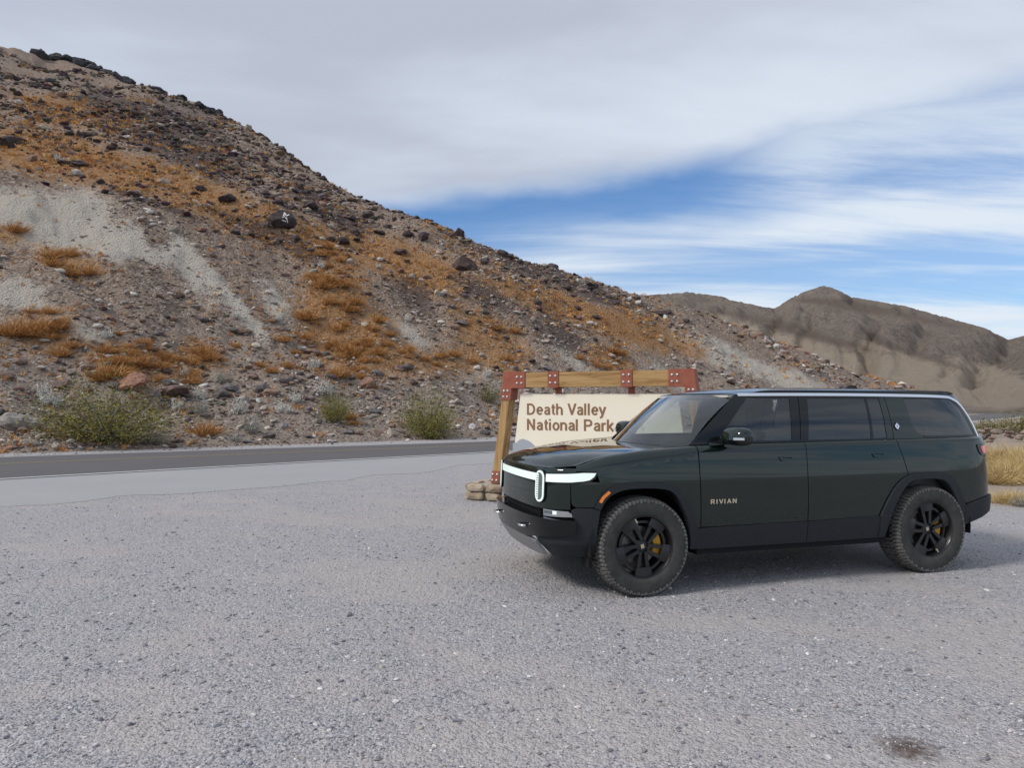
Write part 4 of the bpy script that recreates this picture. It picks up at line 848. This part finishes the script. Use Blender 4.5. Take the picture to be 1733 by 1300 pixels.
panel('tailgate', [(s_yr(.695), .72), (s_yr(.695), WTOP(-3.93)-.002), (SMAX, WTOP(-4)-.002), (SMAX, .72)], shell, M_paint, CAR, mirror=True)
# cladding
panel('front_arch_trim', X(FO + [(-.508, .37)] + FI[::-1]), shell, M_clad, CAR, off=.022, thick=.09, mirror=True, step=.03)
panel('rear_arch_trim', X([(-2.457, .372)] + RO + RI[::-1]), shell, M_clad, CAR, off=.022, thick=.09, mirror=True, step=.03)
panel('sill_cladding', X([(-.512, .368), (-1.640, .366), (-1.640, .562), (-.502, .553)]), shell, M_clad, CAR, off=.014, thick=.04, mirror=True)
panel('sill_cladding', X([(-1.646, .366), (-2.452, .369), (-2.46, .573), (-1.646, .562)]), shell, M_clad, CAR, off=.014, thick=.04, mirror=True)
panel('rear_bumper', X([(-3.503, .438), (-3.506, .638), (-3.74, .686), (-3.90, .712)]) + [(s_yr(.70), .716), (SMAX, .716), (SMAX, .54), (s_yr(.6), .54)] + X([(-3.88, .55), (-3.75, .505)]), shell, M_clad, CAR, off=.024, thick=.06, mirror=True)
# front fascia
sc_ = s_x(.645)
Y = lambda pts: [(s_yf(a), w) for a, w in pts]
panel('front_fascia', [(-sc_, .75), (-sc_, .985), (-s_x(.60), .985), (-s_x(.60), 1.098), (s_x(.60), 1.098), (s_x(.60), .985), (sc_, .985), (sc_, .75), (s_yf(.6), .738), (-s_yf(.6), .738)], shell, M_paint, CAR)
panel('corner_panel', X([(.641, .985), (.637, .81), (.625, .783), (.60, .770), (.455, .770), (.40, .866), (.388, .885), (.398, .978), (.45, .982)]), shell, M_paint, CAR, mirror=True)
panel('light_surround', [(-s_x(.60), 1.058), (s_x(.60), 1.058), (s_x(.60), .960), (-s_x(.60), .960)], shell, M_gloss, CAR, off=.004, thick=.0)
panel('light_surround', X([(.60, 1.062), (.50, 1.070), (.418, 1.066), (.44, 1.015), (.485, .983), (.54, .974), (.60, .966)]), shell, M_gloss, CAR, off=.005, thick=.008, mirror=True)
panel('light_bar', [(-s_yf(.548), 1.036), (s_yf(.548), 1.036), (s_yf(.548), .972), (-s_yf(.548), .972)], shell, M_lampw, CAR, off=.010, thick=.006)
panel('light_bar', Y([(.690, .974), (.690, 1.040)]) + X([(.64, 1.052), (.54, 1.060), (.435, 1.058), (.455, 1.026), (.49, 1.000), (.54, .990), (.64, .980)]), shell, M_lampw, CAR, off=.011, thick=.006, mirror=True)
def stadium(cy, cz, hw, hh, n=10):
    s0 = s_yf(cy); return [(s0 + hw*math.cos(a), cz + (hh-hw) + hw*math.sin(a)) for a in np.linspace(0, math.pi, n)] + [(s0 + hw*math.cos(a), cz - (hh-hw) + hw*math.sin(a)) for a in np.linspace(math.pi, 2*math.pi, n)]
for m in (1, -1):
    def shm(s, w, off=0.0, m=m): q = shell(s, w, off); return np.array([q[0], q[1]*m, q[2]])
    hb = panel('headlight', stadium(.617, .930, .074, .146), shm, M_gloss, CAR, off=.016, thick=.03, step=.02)[0]
    panel('light_ring', stadium(.617, .930, .064, .136), shm, M_lampw, hb, off=.021, thick=.006, step=.02)
    panel('lens', stadium(.617, .930, .047, .119), shm, M_lens, hb, off=.0235, thick=.0, step=.02)
    lb = MB(); s0 = s_yf(.617)
    for k in range(11):
        z_ = .822 + k*.02; q = [shm(s0-.045, z_, .026), shm(s0-.005, z_, .026), shm(s0-.005, z_+.013, .026), shm(s0-.045, z_+.013, .026)]; lb.add(q, [(0, 1, 2, 3)])
    lb.build('lamp_ribs', M_lampw, hb)['kind'] = 'stuff'
panel('lower_grille', Y([(-.60, .742), (.60, .742), (.60, .650), (-.60, .650)]), shell, M_dark, CAR, off=-.05, thick=0)
gm = MB()
for row in range(5):
    for k in range(-26, 27):
        y0 = k*.0215 + (0.0107 if row % 2 else 0); z_ = .664 + row*.0165; c_ = shell(s_yf(y0), z_, -.022)
        P8 = [shell(s_yf(y0 + .0128*math.cos(a)), z_ + .0105*math.sin(a), -.022) for a in np.linspace(0, 2*math.pi, 7)[:-1]]; Pi = [c_ + (p-c_)*.62 for p in P8]
        gm.add(P8 + Pi, [(i, (i+1) % 6, 6+(i+1) % 6, 6+i) for i in range(6)])
gm.build('grille_mesh', M_dark, CAR)['kind'] = 'stuff'
for m in (1, -1):
    def shm(s, w, off=0.0, m=m): q = shell(s, w, off); return np.array([q[0], q[1]*m, q[2]])
    fl = panel('fog_lamp', [(s_yf(.66), .738), (s_x(.66), .733), (s_x(.622), .703), (s_x(.622), .688), (s_yf(.66), .678)], shm, M_chrome, CAR, off=.004, thick=.02, step=.02)[0]
    for k in range(3):
        s0 = s_yf(.672) + k*.05; panel('lamp_cell', [(s0, .731), (s0+.038, .729), (s0+.038, .703), (s0, .700)], shm, M_lens if k < 2 else M_lampw, fl, off=.008, thick=.004, step=.02)
def band(s, w, off=0.0):      # bumper band, lower lip tucked in
    q = shell(s, w, off); return q
panel('bumper_band', [(-s_x(.60), .545), (-s_x(.60), .665), (-s_yf(.62), .672), (s_yf(.62), .672), (s_x(.60), .665), (s_x(.60), .545), (s_yf(.62), .50), (s_yf(.42), .470), (-s_yf(.42), .470), (-s_yf(.62), .50)], shell, M_gloss, CAR, off=.062, thick=.10)
def low(s, w, off=0.0):
    q = shell(s, w, off + .050 - np.clip((.47-w), 0, .3)*.45); return q
panel('skid_plate', Y([(-.60, .315), (-.56, .44), (-.40, .466), (.40, .466), (.56, .44), (.60, .315)]), low, M_skid, CAR, off=.012, thick=.03)
panel('bumper_corner', [(s_yf(.605), .315), (s_yf(.565), .445), (s_yf(.60), .49)] + X([(.66, .535), (.606, .543), (.606, .668), (.63, .700), (.637, .745), (.60, .764), (.46, .760)]) + X([(.41, .742), (.432, .60), (.44, .48), (.425, .37), (.50, .335)]), lambda s, w, off=0.0: shell(s, w, off + .02 - np.clip(.46-w, 0, .3)*.7), M_clad, CAR, off=.012, thick=.05, mirror=True)
for m in (1, -1):
    c_ = shell(s_yf(.40)*1, .565, .062); tb = MB(); tb.tube([(c_[0]-.01, m*.345, .565), (c_[0]+.03, m*.35, .567), (c_[0]+.045, m*.385, .567), (c_[0]+.045, m*.435, .567), (c_[0]+.028, m*.465, .567), (c_[0]-.01, m*.47, .565)], .011, 8); tb.build('tow_hook', M_chrome, CAR, True)
    MB().box((.47, m*.80, .305), (.03, .16, .11)).build('air_deflector', M_dark, CAR)
# amber side marker on the front arch trim
mk = [p for p in FO if .29 < p[0] < .40]; mi = [p for p in FI if .24 < p[0] < .345]
panel('side_marker', X([(.418, .818), (.392, .862), (.335, .910), (.318, .892), (.372, .846), (.396, .806)]), shell, M_amber, CAR, off=.026, thick=.01, mirror=True, step=.02)
# hood
def hood(u, q, off=0.0):
    """u across (-1..1), q along from the windscreen (0) to the nose (1)"""
    au = min(abs(u), 1.0); xb = -.285 - .245*au**2; yy = au*.80; xf = float(np.interp(yy, PLAN[:200, 1], PLAN[:200, 0])) - .018
    if au > .92: xf = xf - (au-.92)*1.6
    x = xb + q*(xf-xb); ye = float(np.interp(-x, -PLAN[:, 0], PLAN[:, 1])) if x < .70 else .83
    ye = min(ye - .012 - rtop(x)*0.95 - .13*(ztop(x)-rtop(x)-.75)**2 + .008, .845)
    y = u*ye; d = xf - x; zc_ = np.interp(d, [0, .02, .05, .1, .2, .35, .55, .85, 1.15], [1.092, 1.116, 1.136, 1.158, 1.186, 1.211, 1.233, 1.250, 1.260]); ze = ztop(x) - .001
    z = ze + (max(zc_, ze)-ze)*(1-au**4)
    return np.array([x, y, z+off])
panel('hood', [(-1, .01), (-1, 1), (1, 1), (1, .01)], hood, M_paint, CAR, step=.045, thick=.012)
panel('cowl', [(-1, -.07), (-1, .006), (1, .006), (1, -.07)], hood, M_dark, CAR, step=.045, off=-.012, thick=0)
# greenhouse: lower and upper outlines, matched point by point
GL = crom([(-.38, .770), (-.53, .815), (-.8, .858), (-1.2, .888), (-2, .897), (-3, .885), (-3.5, .86), (-3.80, .82), (-3.95, .745), (-4.03, .6), (-4.07, .3), (-4.08, 0)], 20)
GU = crom([(-.93, .690), (-1.075, .712), (-1.22, .730), (-1.42, .748), (-2.05, .763), (-3.0, .757), (-3.40, .742), (-3.58, .715), (-3.71, .655), (-3.78, .55), (-3.82, .3), (-3.83, 0)], 20)
GP = np.linspace(0, 1, len(GL)); Z0, Z1 = 1.285, 1.735
def gh_t(t_, z, off=0.0):
    f = (z-Z0)/(Z1-Z0); f2 = f + .10*f*(1-f)*0
    a = np.array([np.interp(t_, GP, GL[:, 0]), np.interp(t_, GP, GL[:, 1])]); b = np.array([np.interp(t_, GP, GU[:, 0]), np.interp(t_, GP, GU[:, 1])])
    p = a*(1-f) + b*f; bul = .018*math.sin(math.pi*min(max(f, 0), 1)); e = 1e-3
    a2 = np.array([np.interp(t_+e, GP, GL[:, 0]), np.interp(t_+e, GP, GL[:, 1])]); tg = a2-a; tg = tg/(np.linalg.norm(tg)+1e-9); n = np.array([tg[1], -tg[0]])
    if n[1] < 0 and t_ < .6: n = -n
    return np.array([p[0] + n[0]*(bul+off), p[1] + n[1]*(bul+off), z])
def t_of(x, z):
    f = (z-Z0)/(Z1-Z0); xs = GL[:, 0]*(1-f) + GU[:, 0]*f; return float(np.interp(-x, -xs, GP))
GX = lambda pts: [(t_of(a, z)*3.6, z) for a, z in pts]
gh = lambda s, z, off=0.0: gh_t(s/3.6, z, off)
def rnd(poly, r=.03):     # round the corners of a polygon
    out = []; n = len(poly); P = [np.array(p) for p in poly]
    for i in range(n):
        a, b, c = P[i-1], P[i], P[(i+1) % n]; d1, d2 = a-b, c-b; l1, l2 = np.linalg.norm(d1), np.linalg.norm(d2); k = min(r, l1*.4, l2*.4); p, q = b + d1/l1*k, b + d2/l2*k
        for t_ in (0, .33, .67, 1): out.append(tuple(p*(1-t_)**2 + 2*b*t_*(1-t_) + q*t_*t_))
    return out
FGL = [(-.745, 1.30), (-.905, 1.46), (-1.165, 1.700), (-1.625, 1.704), (-1.562, 1.30)]
for m in (0, 1):
    pass
fgw = panel('window', GX(rnd(FGL, .02)), gh, M_sideg, fd[0], thick=0)[0]
def mirrored(o, parent):
    me = o.data.copy(); co = np.array([v.co[:] for v in me.vertices]); co[:, 1] *= -1; me.vertices.foreach_set('co', co.astype(np.float32).ravel()); me.flip_normals(); me.update(); return link(o.name.split('.')[0], me, parent)
mirrored(fgw, fd[1])
RGL = [(-1.700, 1.305), (-1.788, 1.704), (-2.470, 1.702), (-2.442, 1.308)]; RG2 = [(-2.484, 1.702), (-2.456, 1.308), (-2.630, 1.313), (-2.645, 1.330), (-2.648, 1.700)]
for poly in (RGL, RG2):
    w_ = panel('window', GX(rnd(poly, .02)), gh, M_privg, rd[0], thick=0)[0]; mirrored(w_, rd[1])
QGL = rnd([(-2.925, 1.698), (-3.56, 1.692), (-3.66, 1.600), (-3.795, 1.335), (-3.78, 1.322), (-3.09, 1.322), (-2.985, 1.375), (-2.945, 1.45)], .05)
panel('quarter_window', GX(QGL), gh, M_privg, CAR, thick=0, mirror=True)
# frames and pillars around the glass
panel('roof_pillar', GX([(-.505, 1.272), (-1.055, 1.733), (-1.185, 1.733), (-.76, 1.285)]), gh, M_gloss, CAR, off=.008, mirror=True, step=.03)
panel('door_pillar', GX([(-1.536, 1.290), (-1.605, 1.712), (-1.700, 1.712), (-1.625, 1.290)]), gh, M_gloss, CAR, off=.004, mirror=True, step=.03)
panel('door_pillar', GX([(-1.632, 1.290), (-1.707, 1.712), (-1.802, 1.712), (-1.716, 1.290)]), gh, M_gloss, CAR, off=.004, mirror=True, step=.03)
panel('window_divider', GX([(-2.436, 1.302), (-2.464, 1.708), (-2.492, 1.708), (-2.464, 1.302)]), gh, M_gloss, CAR, off=.003, mirror=True, step=.03)
panel('door_frame', GX([(-2.625, 1.302), (-2.634, 1.712), (-2.702, 1.712), (-2.702, 1.302)]), gh, M_paint, CAR, off=.005, mirror=True, step=.03)
panel('rear_pillar', GX([(-2.709, 1.712), (-2.936, 1.712), (-2.955, 1.45), (-2.992, 1.372), (-3.095, 1.316), (-3.095, 1.300), (-2.709, 1.300)]), gh, M_paint, CAR, off=.005, mirror=True, step=.03)
panel('belt_trim', GX([(-.74, 1.284), (-2.70, 1.296), (-2.70, 1.310), (-.76, 1.303)]), gh, M_gloss, CAR, off=.007, mirror=True, step=.03)
panel('belt_trim', GX([(-3.06, 1.302), (-3.84, 1.302), (-3.805, 1.330), (-3.10, 1.326)]), gh, M_gloss, CAR, off=.006, mirror=True, step=.03)
panel('roof_rail', GX([(-1.15, 1.696), (-1.17, 1.735), (-3.64, 1.735), (-3.57, 1.690)]), gh, M_gloss, CAR, off=.002, mirror=True, step=.03)
SLV = crom([(-1.09, 1.728), (-1.18, 1.731), (-2.05, 1.733), (-2.9, 1.727), (-3.45, 1.716), (-3.59, 1.694), (-3.69, 1.632), (-3.775, 1.49), (-3.845, 1.312)], 8)
panel('roof_side', GX([(-1.20, 1.742), (-3.58, 1.738), (-3.50, 1.774), (-1.45, 1.774), (-1.30, 1.764)]), gh, M_gloss, CAR, off=.003, mirror=True, step=.03)
tg_ = np.gradient(SLV, axis=0); tg_ /= np.linalg.norm(tg_, axis=1)[:, None]; nn_ = np.stack([-tg_[:, 1], tg_[:, 0]], 1)*.0135
panel('silver_trim', GX([tuple(p) for p in SLV+nn_] + [tuple(p) for p in (SLV-nn_)[::-1]]), gh, M_silver, CAR, off=.014, thick=.014, mirror=True, step=.03)
dp = [tuple(p) for p in (SLV - nn_*1.2) if p[0] < -3.3]
if np.mean([p[1] for p in dp]) < np.mean([p[1] for p in (SLV + nn_*1.2) if p[0] < -3.3]): dp = [tuple(p) for p in (SLV + nn_*1.2) if p[0] < -3.3]
panel('tail_pillar', GX(dp) + [(.86*3.6, 1.312), (.86*3.6, 1.735)] + GX([(-3.53, 1.737)]), gh, M_gloss, CAR, off=.003, mirror=True, step=.04)
panel('quarter_surround', GX([(-3.805, 1.300), (-3.86, 1.300), (-3.70, 1.655), (-3.58, 1.725), (-3.48, 1.712), (-3.555, 1.69), (-3.65, 1.600)]), gh, M_gloss, CAR, off=.001, thick=0, mirror=True, step=.03)
panel('rear_window', [(.865*3.6, 1.32), (3.6, 1.32), (3.6, 1.72), (.865*3.6, 1.72)], gh, M_privg, CAR, thick=0, mirror=True, step=.06)
# roof and windscreen
YU = lambda x: float(np.interp(-x, -GU[:, 0], GU[:, 1])) if x < -1.075 else .712
def roof(u, x, off=0.0):
    au = abs(u); yy = YU(min(x, -1.08)); xx = x - .09*au**2*max(0, (x+1.7)/.72) if x > -1.7 else x
    zc_ = np.interp(x, [-3.83, -3.7, -3.4, -2.7, -2.1, -1.5, -1.2, -1.03, -.98], [1.738, 1.765, 1.785, 1.80, 1.802, 1.792, 1.772, 1.748, 1.737])
    zb_ = np.interp(x, [-3.83, -3.55, -1.45, -1.15, -.98], [1.737, 1.772, 1.772, 1.748, 1.734]); zc_ = max(zc_ + .008, zb_ + .002)
    return np.array([xx, u*yy*np.interp(x, [-3.8, -3.5, -1.45, -1.1], [1, .985, .985, 1]), zb_ + (zc_-zb_)*(1-au**2.6) + off])
panel('roof', [(-1, -3.81), (1, -3.81), (1, -.985), (-1, -.985)], roof, M_gloss, CAR, step=.06, thick=.02)
MB().hexa([(-2.86, -.035, 1.795), (-3.06, -.04, 1.79), (-3.06, .04, 1.79), (-2.86, .035, 1.795), (-2.95, -.012, 1.842), (-3.05, -.018, 1.846), (-3.05, .018, 1.846), (-2.95, .012, 1.842)]).build('antenna', M_gloss, CAR)
def wscr(u, v, off=0.0):
    au = abs(u); b = np.array([-.275 - .25*au**2, u*.795, 1.262 - .002*au**2]); tp = np.array([-.985 - .09*au**2, u*.712, 1.738 - .006*au**2])
    p = b*(1-v) + tp*v; k = math.sin(math.pi*min(max(v, 0), 1)); return p + np.array([.018, 0, .024])*k + np.array([.58, 0, .81])*off
panel('windscreen', [(-1, 0), (1, 0), (1, 1), (-1, 1)], wscr, M_wind, CAR, step=.06, thick=0)
for poly in ([(-1, -.01), (1, -.01), (1, .10), (.9, .075), (-.9, .075), (-1, .10)], [(-1, 1), (1, 1), (1, .90), (.9, .945), (.14, .945), (.10, .83), (-.10, .83), (-.14, .945), (-.9, .945), (-1, .90)], [(1, .09), (1, .91), (.945, .91), (.945, .09)], [(-1, .09), (-1, .91), (-.945, .91), (-.945, .09)]):
    panel('windscreen_border', poly, wscr, M_gloss, CAR, step=.05, off=-.004, thick=0)
# handles, lettering, badge, tail lamp, mirror
for d_, xa, za in ((fd, -1.345, 1.138), (rd, -2.385, 1.150)):
    for m, o_ in zip((1, -1), d_):
        def shm(s, w, off=0.0, m=m): q = shell(s, w, off); return np.array([q[0], q[1]*m, q[2]])
        panel('handle', rnd(X([(xa, za+.018), (xa-.205, za-.002), (xa-.19, za-.024), (xa-.03, za-.016)]), .01), shm, M_paint, o_, off=.007, thick=.02, step=.02)
        panel('handle_recess', rnd(X([(xa+.004, za+.022), (xa-.15, za+.014), (xa-.15, za-.02), (xa-.02, za-.02)]), .01), shm, M_dark, o_, off=.002, thick=0, step=.02)
letters('RIVIAN', .633, .762, .262, .040, lambda x, z, l: tuple(shell(s_x(-x), z, .004 + l)), M_gold, fd[0], sw=.19, gap=.22)
bd_ = panel('badge', rnd(GX([(-2.722, 1.425), (-2.762, 1.472), (-2.802, 1.425), (-2.762, 1.378)]), .012), gh, M_gloss, CAR, off=.012, thick=.008, step=.02)[0]
panel('badge_face', rnd(GX([(-2.732, 1.425), (-2.762, 1.460), (-2.792, 1.425), (-2.762, 1.390)]), .008), gh, M_chrome, bd_, off=.015, thick=.003, step=.02)
panel('badge_dot', rnd(GX([(-2.755, 1.425), (-2.762, 1.433), (-2.769, 1.425), (-2.762, 1.417)]), .003), gh, M_gloss, bd_, off=.017, thick=0, step=.02)
tl = panel('tail_lamp', rnd(X([(-3.73, 1.232), (-3.88, 1.246), (-3.99, 1.246), (-3.99, 1.108), (-3.90, 1.102), (-3.79, 1.125), (-3.75, 1.165)]), .02), shell, M_gloss, CAR, off=.008, thick=.01, step=.025, mirror=True)
for m, o_ in zip((1, -1), tl):
    def shm(s, w, off=0.0, m=m): q = shell(s, w, off); return np.array([q[0], q[1]*m, q[2]])
    panel('red_lens', rnd(X([(-3.79, 1.212), (-3.98, 1.226), (-3.98, 1.135), (-3.90, 1.130), (-3.815, 1.15)]), .015), shm, M_red, o_, off=.012, thick=.004, step=.02)
for m in (1, -1):
    V, F = S2; Q = np.sign(V)*np.abs(V)**.62; Q = Q*np.array([.110, .160, .082]); Q[:, 0] *= np.where(Q[:, 0] < 0, .75, 1.0)*(1 - .5*np.clip(Q[:, 2], 0, 1)/.078*.5); Q[:, 2] += .02*(Q[:, 1]/.135)*0
    Q = Q + np.array([-.82, 1.115, 1.362]); Q[:, 1] *= m; F_ = F if m > 0 else F[:, ::-1]
    up_ = Q[F_].mean(1)[:, 2] > 1.335; mm = link('mirror', mesh_np('mirror', Q, F_[up_], True, M_paint), CAR); link('lower_shell', mesh_np('lower_shell', Q, F_[~up_], True, M_gloss), mm)
    MB().hexa([(-.66, m*.90, 1.268), (-.80, m*.90, 1.268), (-.84, m*1.02, 1.285), (-.73, m*1.02, 1.285), (-.67, m*.90, 1.300), (-.79, m*.90, 1.310), (-.85, m*1.02, 1.335), (-.72, m*1.02, 1.335)]).build('mirror_arm', M_gloss, mm)
    MB().box((-.772, m*1.215, 1.345), (.09, .115, .020), Matrix.Rotation(m*-.75, 3, 'Z')).build('indicator', M_silver, mm)
    MB().box((-.889, m*1.10, 1.365), (.010, .16, .08)).build('mirror_glass', M_chrome, mm)
# floor, wheel wells, interior
MB().box((-1.55, 0, .40), (2.05, 1.84, .17)).build('underbody', M_dark, CAR)
MB().box((-1.60, 0, .52), (4.0, 1.05, .30)).build('chassis', M_dark, CAR)
for xw in (0, -3.076):
    for m in (1, -1):
        b_ = MB(); A_ = np.linspace(-.15, math.pi+.15, 22); V = []; F = []
        for a in A_:
            for y_ in (.955, .55): V.append((xw + .50*math.cos(a), m*y_, .43 + .50*math.sin(a)))
        for i in range(len(A_)-1): F.append((2*i, 2*i+1, 2*i+3, 2*i+2))
        V.append((xw, m*.55, .43)); c_ = len(V)-1
        for i in range(len(A_)-1): F.append((2*i+1, c_, 2*i+3))
        b_.add(V, F); b_.build('wheel_well', M_dark, CAR)
def plane_fill(P, name, mat): MB().add(P, [tuple(range(len(P)))]).build(name, mat, CAR)
for m in (1, -1): plane_fill([(-.50, m*.80, .50), (-3.7, m*.80, .50), (-3.7, m*.83, 1.285), (-.62, m*.83, 1.27), (-.50, m*.80, 1.20)], 'inner_panel', M_dash)
plane_fill([(.45, -.78, .98), (.45, .78, .98), (-.52, .80, 1.15), (-.52, -.80, 1.15)], 'front_bulkhead', M_dark)
plane_fill([(-3.75, -.8, .6), (-3.75, .8, .6), (-3.85, .72, 1.28), (-3.85, -.72, 1.28)], 'inner_tailgate', M_dark)
MB().box((-2.1, 0, .52), (3.2, 1.6, .04)).build('cabin_floor', M_dark, CAR)
MB().box((-2.25, 0, 1.715), (2.5, 1.36, .02)).build('headliner', M_seat, CAR)
MB().hexa([(-.50, -.78, .85), (-.98, -.78, .85), (-.98, .78, .85), (-.50, .78, .85), (-.36, -.76, 1.225), (-.93, -.78, 1.195), (-.93, .78, 1.195), (-.36, .76, 1.225)]).build('dashboard', M_dash, CAR)
st_ = MB(); st_.tube([(-1.13 + .07*math.sin(a)*.5, .38 + .185*math.cos(a), 1.13 + .18*math.sin(a)) for a in np.linspace(0, 2*math.pi, 25)], .016, 6, False); st_.tube([(-1.13, .2, 1.13), (-1.13, .56, 1.13)], .014, 6); st_.build('steering_wheel', M_dark, CAR, True)
def seat(x, y, w):
    se = MB().hexa([(x+.28, y-w/2, .70), (x-.25, y-w/2, .66), (x-.25, y+w/2, .66), (x+.28, y+w/2, .70), (x+.28, y-w/2, .86), (x-.25, y-w/2, .80), (x-.25, y+w/2, .80), (x+.28, y+w/2, .86)]).build('seat', M_seat, CAR)
    MB().hexa([(x-.16, y-w/2, .78), (x-.30, y-w/2, .78), (x-.30, y+w/2, .78), (x-.16, y+w/2, .78), (x-.36, y-w*.42, 1.38), (x-.46, y-w*.42, 1.38), (x-.46, y+w*.42, 1.38), (x-.36, y+w*.42, 1.38)]).build('backrest', M_seat, se)
    MB().box((x-.42, y, 1.49), (.09, .26, .17), taper=.85).build('headrest', M_seat, se)
for x, w in ((-1.45, .54), (-2.35, .54)):
    for y in (.38, -.38): seat(x, y, w)
# wheels
RW, RR = .424, .270
def make_wheel(xw, m, rot):
    T_ = Matrix.Translation((xw, m*.83, .416)) @ (Matrix.Rotation(math.pi, 4, 'Z') if m < 0 else Matrix.Identity(4))
    w = MB()
    w.lathe([(RR, .128), (RR-.008, .126), (RR-.018, .105), (RR-.03, .0), (RR-.03, -.12), (RR-.01, -.125)], 64, M=T_)
    w.lathe([(0, .082), (.05, .082), (.062, .076), (.066, .05), (.066, .02)], 32, M=T_)
    for k in range(5):
        R_ = T_ @ Matrix.Rotation(rot + k*2*math.pi/5, 4, 'Y')
        w.prism([(-.070, .178), (.070, .178), (.082, RR-.010), (-.082, RR-.010)], .045, .108, R_, .04)
        for sg in (1, -1): w.prism([(sg*.010, .045), (sg*.040, .050), (sg*.062, .185), (sg*.026, .185)][::sg], .030, .098, R_, .05)
        # rim-edge infill between spokes: outer lip and two little legs
        R2 = T_ @ Matrix.Rotation(rot + (k+.5)*2*math.pi/5, 4, 'Y')
        arc = [(.200*math.sin(a), .200*math.cos(a)) for a in np.linspace(-.30, .30, 7)] + [(.222*math.sin(a), .222*math.cos(a)) for a in np.linspace(.30, -.30, 7)]
        w.prism(arc, .03, .082, R2, .0)
        for sg in (1, -1): w.prism([(sg*.058, .196), (sg*.078, .190), (sg*.098, .238), (sg*.078, .244)][::sg], .03, .085, R2, .0)
    wh = w.build('wheel', M_rim, CAR, 35)
    ty = MB(); ty.lathe([(RR-.004, .118), (RR+.008, .134), (RR+.03, .141), (.33, .147), (.37, .146), (.395, .140), (.408, .128), (.412, .11), (.412, -.11), (.408, -.128), (.37, -.146), (RR, -.13)], 72, M=T_)
    tyre = ty.build('tyre', M_tyre, wh, 40)
    tr = MB(); nl = 70
    for k in range(nl):
        a0 = k*2*math.pi/nl; da = 2*math.pi/nl
        def blk(r0, r1, y0, y1, aa, ab, sk=0.0, ri=0.0):
            P8 = []
            for rr_, in ((r0,), (r1,)):
                for (yy, aa_) in ((y0, aa), (y1, aa+sk), (y1, ab+sk), (y0, ab)):
                    r_ = rr_ - (ri if yy == y1 else 0); P8.append(T_ @ Vector((r_*math.cos(aa_), yy, r_*math.sin(aa_))))
            tr.hexa(P8)
        j = .5*(k % 2)
        for sy in (1, -1):
            y1 = sy*.139; blk(.402, .4235, sy*.078, y1, a0+da*.08, a0+da*.72, da*.25*sy, .014)
            blk(.400, .4245, sy*.028, sy*.072, a0+da*(.1+j*.4), a0+da*(.78+j*.4), da*.4*sy)
            if k % 2 == 0: blk(.355, .395, sy*.137, sy*(.1495), a0+da*.15, a0+da*.95, 0, .0) if False else None
        blk(.400, .4245, -.022, .022, a0+da*.1, a0+da*.8, da*.3)
        # sidewall lugs below the shoulder
        r_a, r_b = (.380, .402) if k % 2 == 0 else (.388, .402)
        P8 = [T_ @ Vector((r_*math.cos(a_), yy, r_*math.sin(a_))) for yy in (.138, .1475 if k % 2 == 0 else .146) for r_, a_ in ((r_a, a0+da*.12), (r_a, a0+da*.68), (r_b, a0+da*.75), (r_b, a0+da*.05))]
        tr.hexa(P8)
    tm = tr.build('tread', M_tread, wh); tm['kind'] = 'stuff'
    sh = MB()
    MB().lathe([(.0, .02), (.165, .02), (.165, .0), (.0, .0)], 40, M=T_).build('brake_disc', M_disc, wh, 30)
    ca = MB(); c0 = (math.pi*.06 if m > 0 else math.pi*.94)
    arcp = [(.188*math.cos(a), .188*math.sin(a)) for a in np.linspace(-.42, .62, 9)] + [(.118*math.cos(a), .118*math.sin(a)) for a in np.linspace(.62, -.42, 9)]
    Rc = T_ @ Matrix.Rotation(math.pi if m > 0 else 0, 4, 'Y') @ Matrix.Rotation(0.12 if m > 0 else -0.12, 4, 'Y'); ca.prism(arcp, -.02, .058 if True else 0, Rc if m > 0 else T_, .03); ca.build('brake_caliper', M_cal, wh, 30)
    cap = MB(); cap.box((0, .084, 0), (.030, .006, .034), Matrix.Rotation(.2, 3, 'Y')); cap.v = [tuple(T_ @ Vector(v)) for v in cap.v]; cap.build('centre_cap', M_gold, wh)
    for k in range(5):
        a = rot + (k+.5)*2*math.pi/5; nb = MB(); nb.lathe([(0, .068), (.009, .067), (.010, .05)], 8, M=T_ @ Matrix.Translation((.052*math.sin(a), 0, .052*math.cos(a)))); nb.build('lug_nut', M_dark, wh)
    tk = MB(); Rk = T_ @ Matrix.Rotation(rot + 3*2*math.pi/5 if m > 0 else rot, 4, 'Y'); tk.prism([(-.081, .20), (-.066, .20), (-.074, RR-.012), (-.083, RR-.012)], .10, .1095, Rk, 0); tk.build('wheel_accent', M_gold, wh)
make_wheel(0, 1, math.pi); make_wheel(-3.076, 1, 0.12); make_wheel(0, -1, .4); make_wheel(-3.076, -1, .9)
